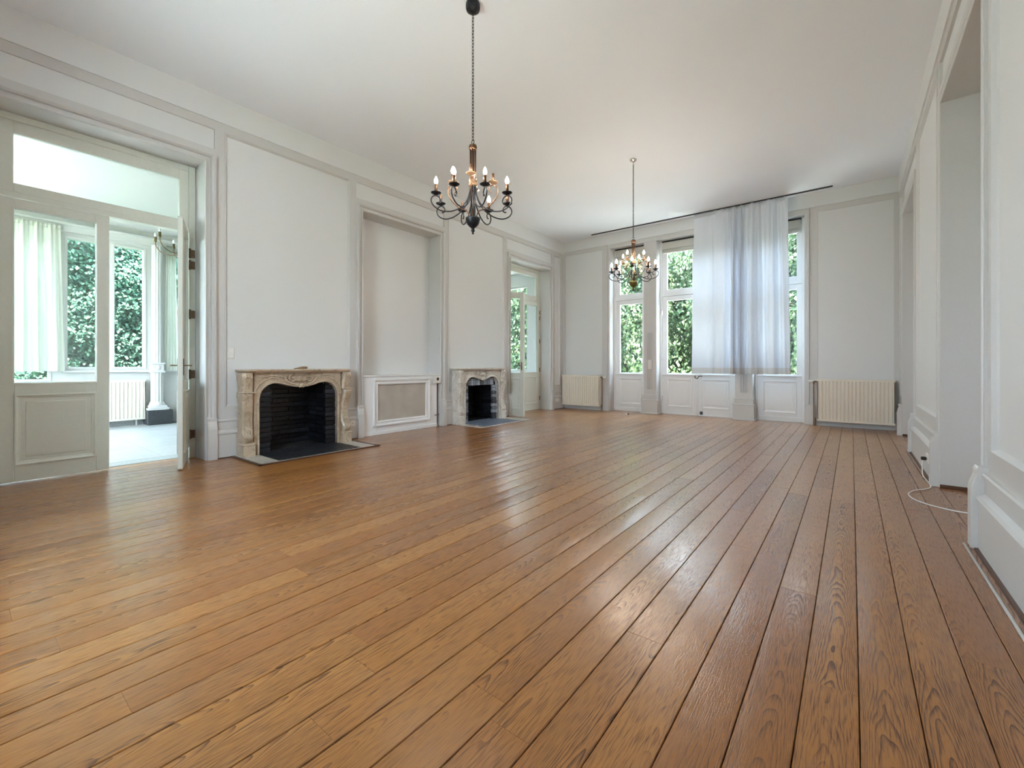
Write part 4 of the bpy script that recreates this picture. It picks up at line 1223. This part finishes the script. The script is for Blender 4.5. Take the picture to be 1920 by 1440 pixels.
# fluted column on its dark stone block
def column(y, label, x=GX + 0.12):
    r = thing('column', label, 'column', (x, y, 0), 0, 'fluted columns of the garden room')
    mk('stone_base', MB().box(-0.16, 0.17, -0.17, 0.19, 0, 0.255), M['stone_dark'], r, bevel=0.01)
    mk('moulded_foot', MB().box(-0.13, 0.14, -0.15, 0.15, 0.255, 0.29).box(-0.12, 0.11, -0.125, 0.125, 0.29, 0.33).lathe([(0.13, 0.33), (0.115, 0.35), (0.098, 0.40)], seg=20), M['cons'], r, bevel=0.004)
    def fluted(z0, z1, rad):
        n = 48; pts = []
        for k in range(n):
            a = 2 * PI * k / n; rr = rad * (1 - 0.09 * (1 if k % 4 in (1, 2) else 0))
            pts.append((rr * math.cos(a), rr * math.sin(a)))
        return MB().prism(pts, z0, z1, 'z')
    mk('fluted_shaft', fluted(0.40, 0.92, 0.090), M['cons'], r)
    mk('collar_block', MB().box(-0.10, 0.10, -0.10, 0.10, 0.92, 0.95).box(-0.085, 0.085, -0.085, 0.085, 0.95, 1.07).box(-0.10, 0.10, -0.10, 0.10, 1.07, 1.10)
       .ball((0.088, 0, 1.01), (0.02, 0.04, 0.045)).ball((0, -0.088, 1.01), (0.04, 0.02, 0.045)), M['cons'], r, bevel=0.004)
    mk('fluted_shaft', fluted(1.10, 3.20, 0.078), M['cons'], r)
column(2.29, 'white fluted column on a black stone block beside the garden room radiator')
tag(mk('stone_block', MB().box(-0.15, 0.12, -0.2, 0.25, 0, 0.25), M['stone_dark'], None, (GX + 0.16, 2.85, 0), bevel=0.008),
    'low black stone block behind the white fluted column', 'stone block')
for y in (4.42, 6.52, 8.62):
    column(y, {4.42: 'fluted white column in the garden room, second along', 6.52: 'fluted white column in the garden room, third along', 8.62: 'fluted white column at the far end of the garden room'}[y])
curtain('sheer_curtain', -0.07, 0.07, 0.0, 2.28, [(0, 5, 0.8), (1, 5, 0.8)], M['sheer'], M['sheer'], 0.11,
        'narrow white sheer curtain just right of the fluted column', 'curtain', (GX + 0.10, 2.50, 0.96), PI / 2, flare=0.04, nx=40, nz=14, amp=0.03)
rr_ = radiator((GX + 0.13, 2.13, 0.10), 0.95, 'cream ribbed radiator standing in the garden room by the column', None, 0.70, None, -PI / 2)
# radiator front faces +x: rotate so that local -y points to +x
rr_.rotation_euler = (0, 0, PI / 2); rr_.location = (GX + 0.13, 1.18, 0.10)
mk('pipe', MB().tube([(0.83, 0.05, 0.02), (0.83, 0.05, -0.10)], 0.012, 8), M['cons'], rr_)
curtain('sheer_curtain', -0.43, 0.43, 0.0, 2.30, [(0, 5, 0.8), (0.3, 5, 1.0), (0.7, 6, 1.0), (1, 5, 0.8)], M['sheer'], M['sheer'], 0.11,
        'cream sheer curtain hanging in the garden room window', 'curtain', (GX + 0.14, 0.64, 0.96), PI / 2, flare=0.05, nx=120, nz=20, amp=0.05)

def white_chandelier(loc):
    r = thing('chandelier', 'white chandelier with gold candle collars hanging in the garden room', 'chandelier', loc)
    mk('rod', MB().tube([(0, 0, 0), (0, 0, -0.75)], 0.008, 8), M['cons'], r)
    mk('canopy', MB().lathe([(0.06, 0), (0.06, -0.02), (0.02, -0.05)], seg=16), M['cons'], r)
    mk('hub', MB().lathe([(0.01, -0.50), (0.035, -0.53), (0.02, -0.6), (0.05, -0.68), (0.055, -0.72), (0.03, -0.76), (0.01, -0.79)], seg=16), M['cons'], r)
    pth = smooth_path([(0.03, 0, -0.60), (0.15, 0, -0.70), (0.30, 0, -0.745), (0.42, 0, -0.70), (0.475, 0, -0.62), (0.48, 0, -0.56)], 5)
    ma = MB().tube(pth, 0.007, 7).mesh('arm', True); ma.materials.append(M['bronze_light'])
    mc = MB().lathe([(0.018, 0), (0.02, 0.01), (0.016, 0.02), (0.016, 0.07)], seg=10).mesh('candle_tube', True); mc.materials.append(M['brass'])
    mb_ = MB().lathe([(0.009, 0.0), (0.016, 0.02), (0.018, 0.032), (0.009, 0.058), (0.001, 0.069)], seg=10).mesh('bulb', True); mb_.materials.append(M['clear_bulb'])
    for k in range(8):
        a = mk('arm', ma, None, r, (0, 0, 0), k * PI / 4 + 0.3)
        mk('candle_tube', mc, None, a, (0.48, 0, -0.56)); mk('bulb', mb_, None, a, (0.48, 0, -0.49))
white_chandelier((-7.95, 2.30, 3.45))

# ------------------------------------------------------------------ outdoors
tag(mk('terrace', MB().box(-14, 6, 9.77, 11.6, -0.4, -0.15).box(-14, 6, -4.0, -0.87, -0.4, -0.15), M['terrace']), 'unseen terrace outside the house, made pale to bounce light indoors', 'terrace', kind='structure')
tag(mk('lawn', MB().box(-40, 30, -40, 40, -0.6, -0.41), M['lawn']), 'lawn around the house', 'lawn', kind='structure')

def hedge(name, label, cat, n, sampler, size, mat, core, loc, seed, aspect=0.6, group=None, droop=0.5):
    rg = np.random.RandomState(seed)
    P, Nn = sampler(rg, n)                       # centre and outward normal per leaf
    up = np.tile([0, 0, 1.0], (n, 1))
    Nn = Nn + rg.normal(0, 0.55, (n, 3)); Nn[:, 2] += droop
    Nn /= np.linalg.norm(Nn, axis=1)[:, None]
    T = np.cross(up, Nn) + rg.normal(0, 0.3, (n, 3)); T -= Nn * np.sum(T * Nn, 1)[:, None]
    T /= np.linalg.norm(T, axis=1)[:, None]
    B = np.cross(Nn, T)
    s = size * rg.uniform(0.55, 1.3, n)[:, None]
    V = np.stack([P - B * s, P + T * s * aspect + Nn * s * 0.15, P + B * s, P - T * s * aspect + Nn * s * 0.15], 1).reshape(-1, 3)
    Fq = np.arange(4 * n).reshape(-1, 4)
    tri = np.concatenate([Fq[:, [0, 1, 2]], Fq[:, [0, 2, 3]]])
    me = bpy.data.meshes.new('foliage')
    me.vertices.add(len(V)); me.vertices.foreach_set('co', V.ravel())
    me.loops.add(tri.size); me.loops.foreach_set('vertex_index', tri.ravel().astype(np.int32))
    me.polygons.add(len(tri)); me.polygons.foreach_set('loop_start', np.arange(0, tri.size, 3, dtype=np.int32))
    me.polygons.foreach_set('loop_total', np.full(len(tri), 3, dtype=np.int32))
    me.update(); me.validate(); me.materials.append(mat)
    r = thing(name, label, cat, loc, 0, group)
    fo = bpy.data.objects.new('foliage', me); COL.objects.link(fo); fo.parent = r; fo['kind'] = 'stuff'
    if core is not None: mk('dark_backing', core, M['hedge_core'], r)  # solid backing behind the leaves, inner shade put into its dark colour
    return r

def wall_sampler(x0, x1, z0, z1, depth, axis, sign, lump):
    def fn(rg, n):
        a = rg.uniform(x0, x1, n); z = rg.uniform(z0, z1, n)
        bulge = sum(np.sin(a * k1 + p1) * np.sin(z * k2 + p2) * am for k1, k2, p1, p2, am in lump)
        d = rg.uniform(0, depth, n) ** 1.0 * 1.0 + bulge
        P = np.zeros((n, 3)); N_ = np.zeros((n, 3))
        if axis == 'y': P[:, 0] = a; P[:, 1] = -d * sign * -1; N_[:, 1] = sign
        else: P[:, 1] = a; P[:, 0] = d * sign; N_[:, 0] = sign
        if axis == 'y': P[:, 1] = d * sign
        P[:, 2] = z
        return P, N_
    return fn
# clipped green wall beside the garden room
hedge('hedge', 'tall dense dark green ivy hedge beside the garden room', 'hedge', 90000,
      wall_sampler(-3.5, 14, 0.0, 4.7, 0.30, 'x', 1, [(1.7, 1.3, 0.2, 1.0, 0.12), (4.1, 3.3, 1.2, 0.3, 0.08), (8.3, 9.1, 0.7, 2.0, 0.05)]),
      0.042, M['leaf_side'], MB().box(-0.8, -0.10, -3.5, 14, 0, 4.6), (-12.6, 0, -0.4), 3, 0.7, droop=0.9)
# looser shrubs beyond the far windows
def blob_sampler(rx, ry, rz):
    def fn(rg, n):
        v = rg.normal(0, 1, (n, 3)); v /= np.linalg.norm(v, axis=1)[:, None]
        k = 1 + 0.13 * np.sin(v[:, 0] * 9 + v[:, 2] * 5) + 0.10 * np.sin(v[:, 2] * 13 + v[:, 1] * 6) + rg.uniform(-0.16, 0.05, n)
        P = v * np.array([rx, ry, rz]) * k[:, None]
        P[:, 2] += rz
        return P, v
    return fn
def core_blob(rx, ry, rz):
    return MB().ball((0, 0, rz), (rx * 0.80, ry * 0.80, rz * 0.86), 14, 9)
SH = [(-7.6, 13.4, 1.7, 1.3, 3.3, 9000, 'broad bright green shrub outside, left of the far windows'),
      (-5.2, 13.0, 1.6, 1.2, 3.6, 10000, 'tall leafy shrub outside the left far window'),
      (-2.9, 13.6, 1.5, 1.2, 3.9, 10000, 'tall leafy shrub outside the middle garden door'),
      (-0.6, 13.2, 1.5, 1.2, 3.5, 10000, 'rounded leafy shrub outside the right far window'),
      (1.9, 13.6, 1.6, 1.2, 3.4, 7000, 'leafy shrub outside beyond the right end of the far wall')]
for x, y, rx, ry, rz, n, lb in SH:
    rz *= 0.78; rx = 0.90
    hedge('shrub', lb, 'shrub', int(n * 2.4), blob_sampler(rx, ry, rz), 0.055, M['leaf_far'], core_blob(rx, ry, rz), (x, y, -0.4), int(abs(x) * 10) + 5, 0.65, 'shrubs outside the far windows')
hedge('hedge', 'high green hedge closing the garden behind the shrubs', 'hedge', 60000,
      wall_sampler(-14, 8, 0.0, 5.8, 0.8, 'y', -1, [(1.1, 1.0, 0.2, 1.0, 0.25), (2.9, 2.3, 1.2, 0.3, 0.15)]),
      0.075, M['leaf_far'], MB().box(-14, 8, 0.15, 0.8, 0, 5.6), (0, 16.3, -0.4), 9, 0.65)

# ------------------------------------------------------------------ sky portals at the openings
for a, b in BO:
    portal(((a + b) / 2, YB + 0.40, 1.9), (b - a, 3.7), (0, -1, 0))
    if a == BO[1][0]: portal(((a + b) / 2, YF - 0.40, 1.9), (b - a, 3.7), (0, 1, 0))
portal((GX - 0.25, 4.0, 2.1), (10.4, 2.3), (1, 0, 0))
portal((-8.1, 9.45, 2.0), (2.9, 2.3), (0, -1, 0))
portal((-8.1, -1.3, 2.0), (2.9, 2.3), (0, 1, 0))
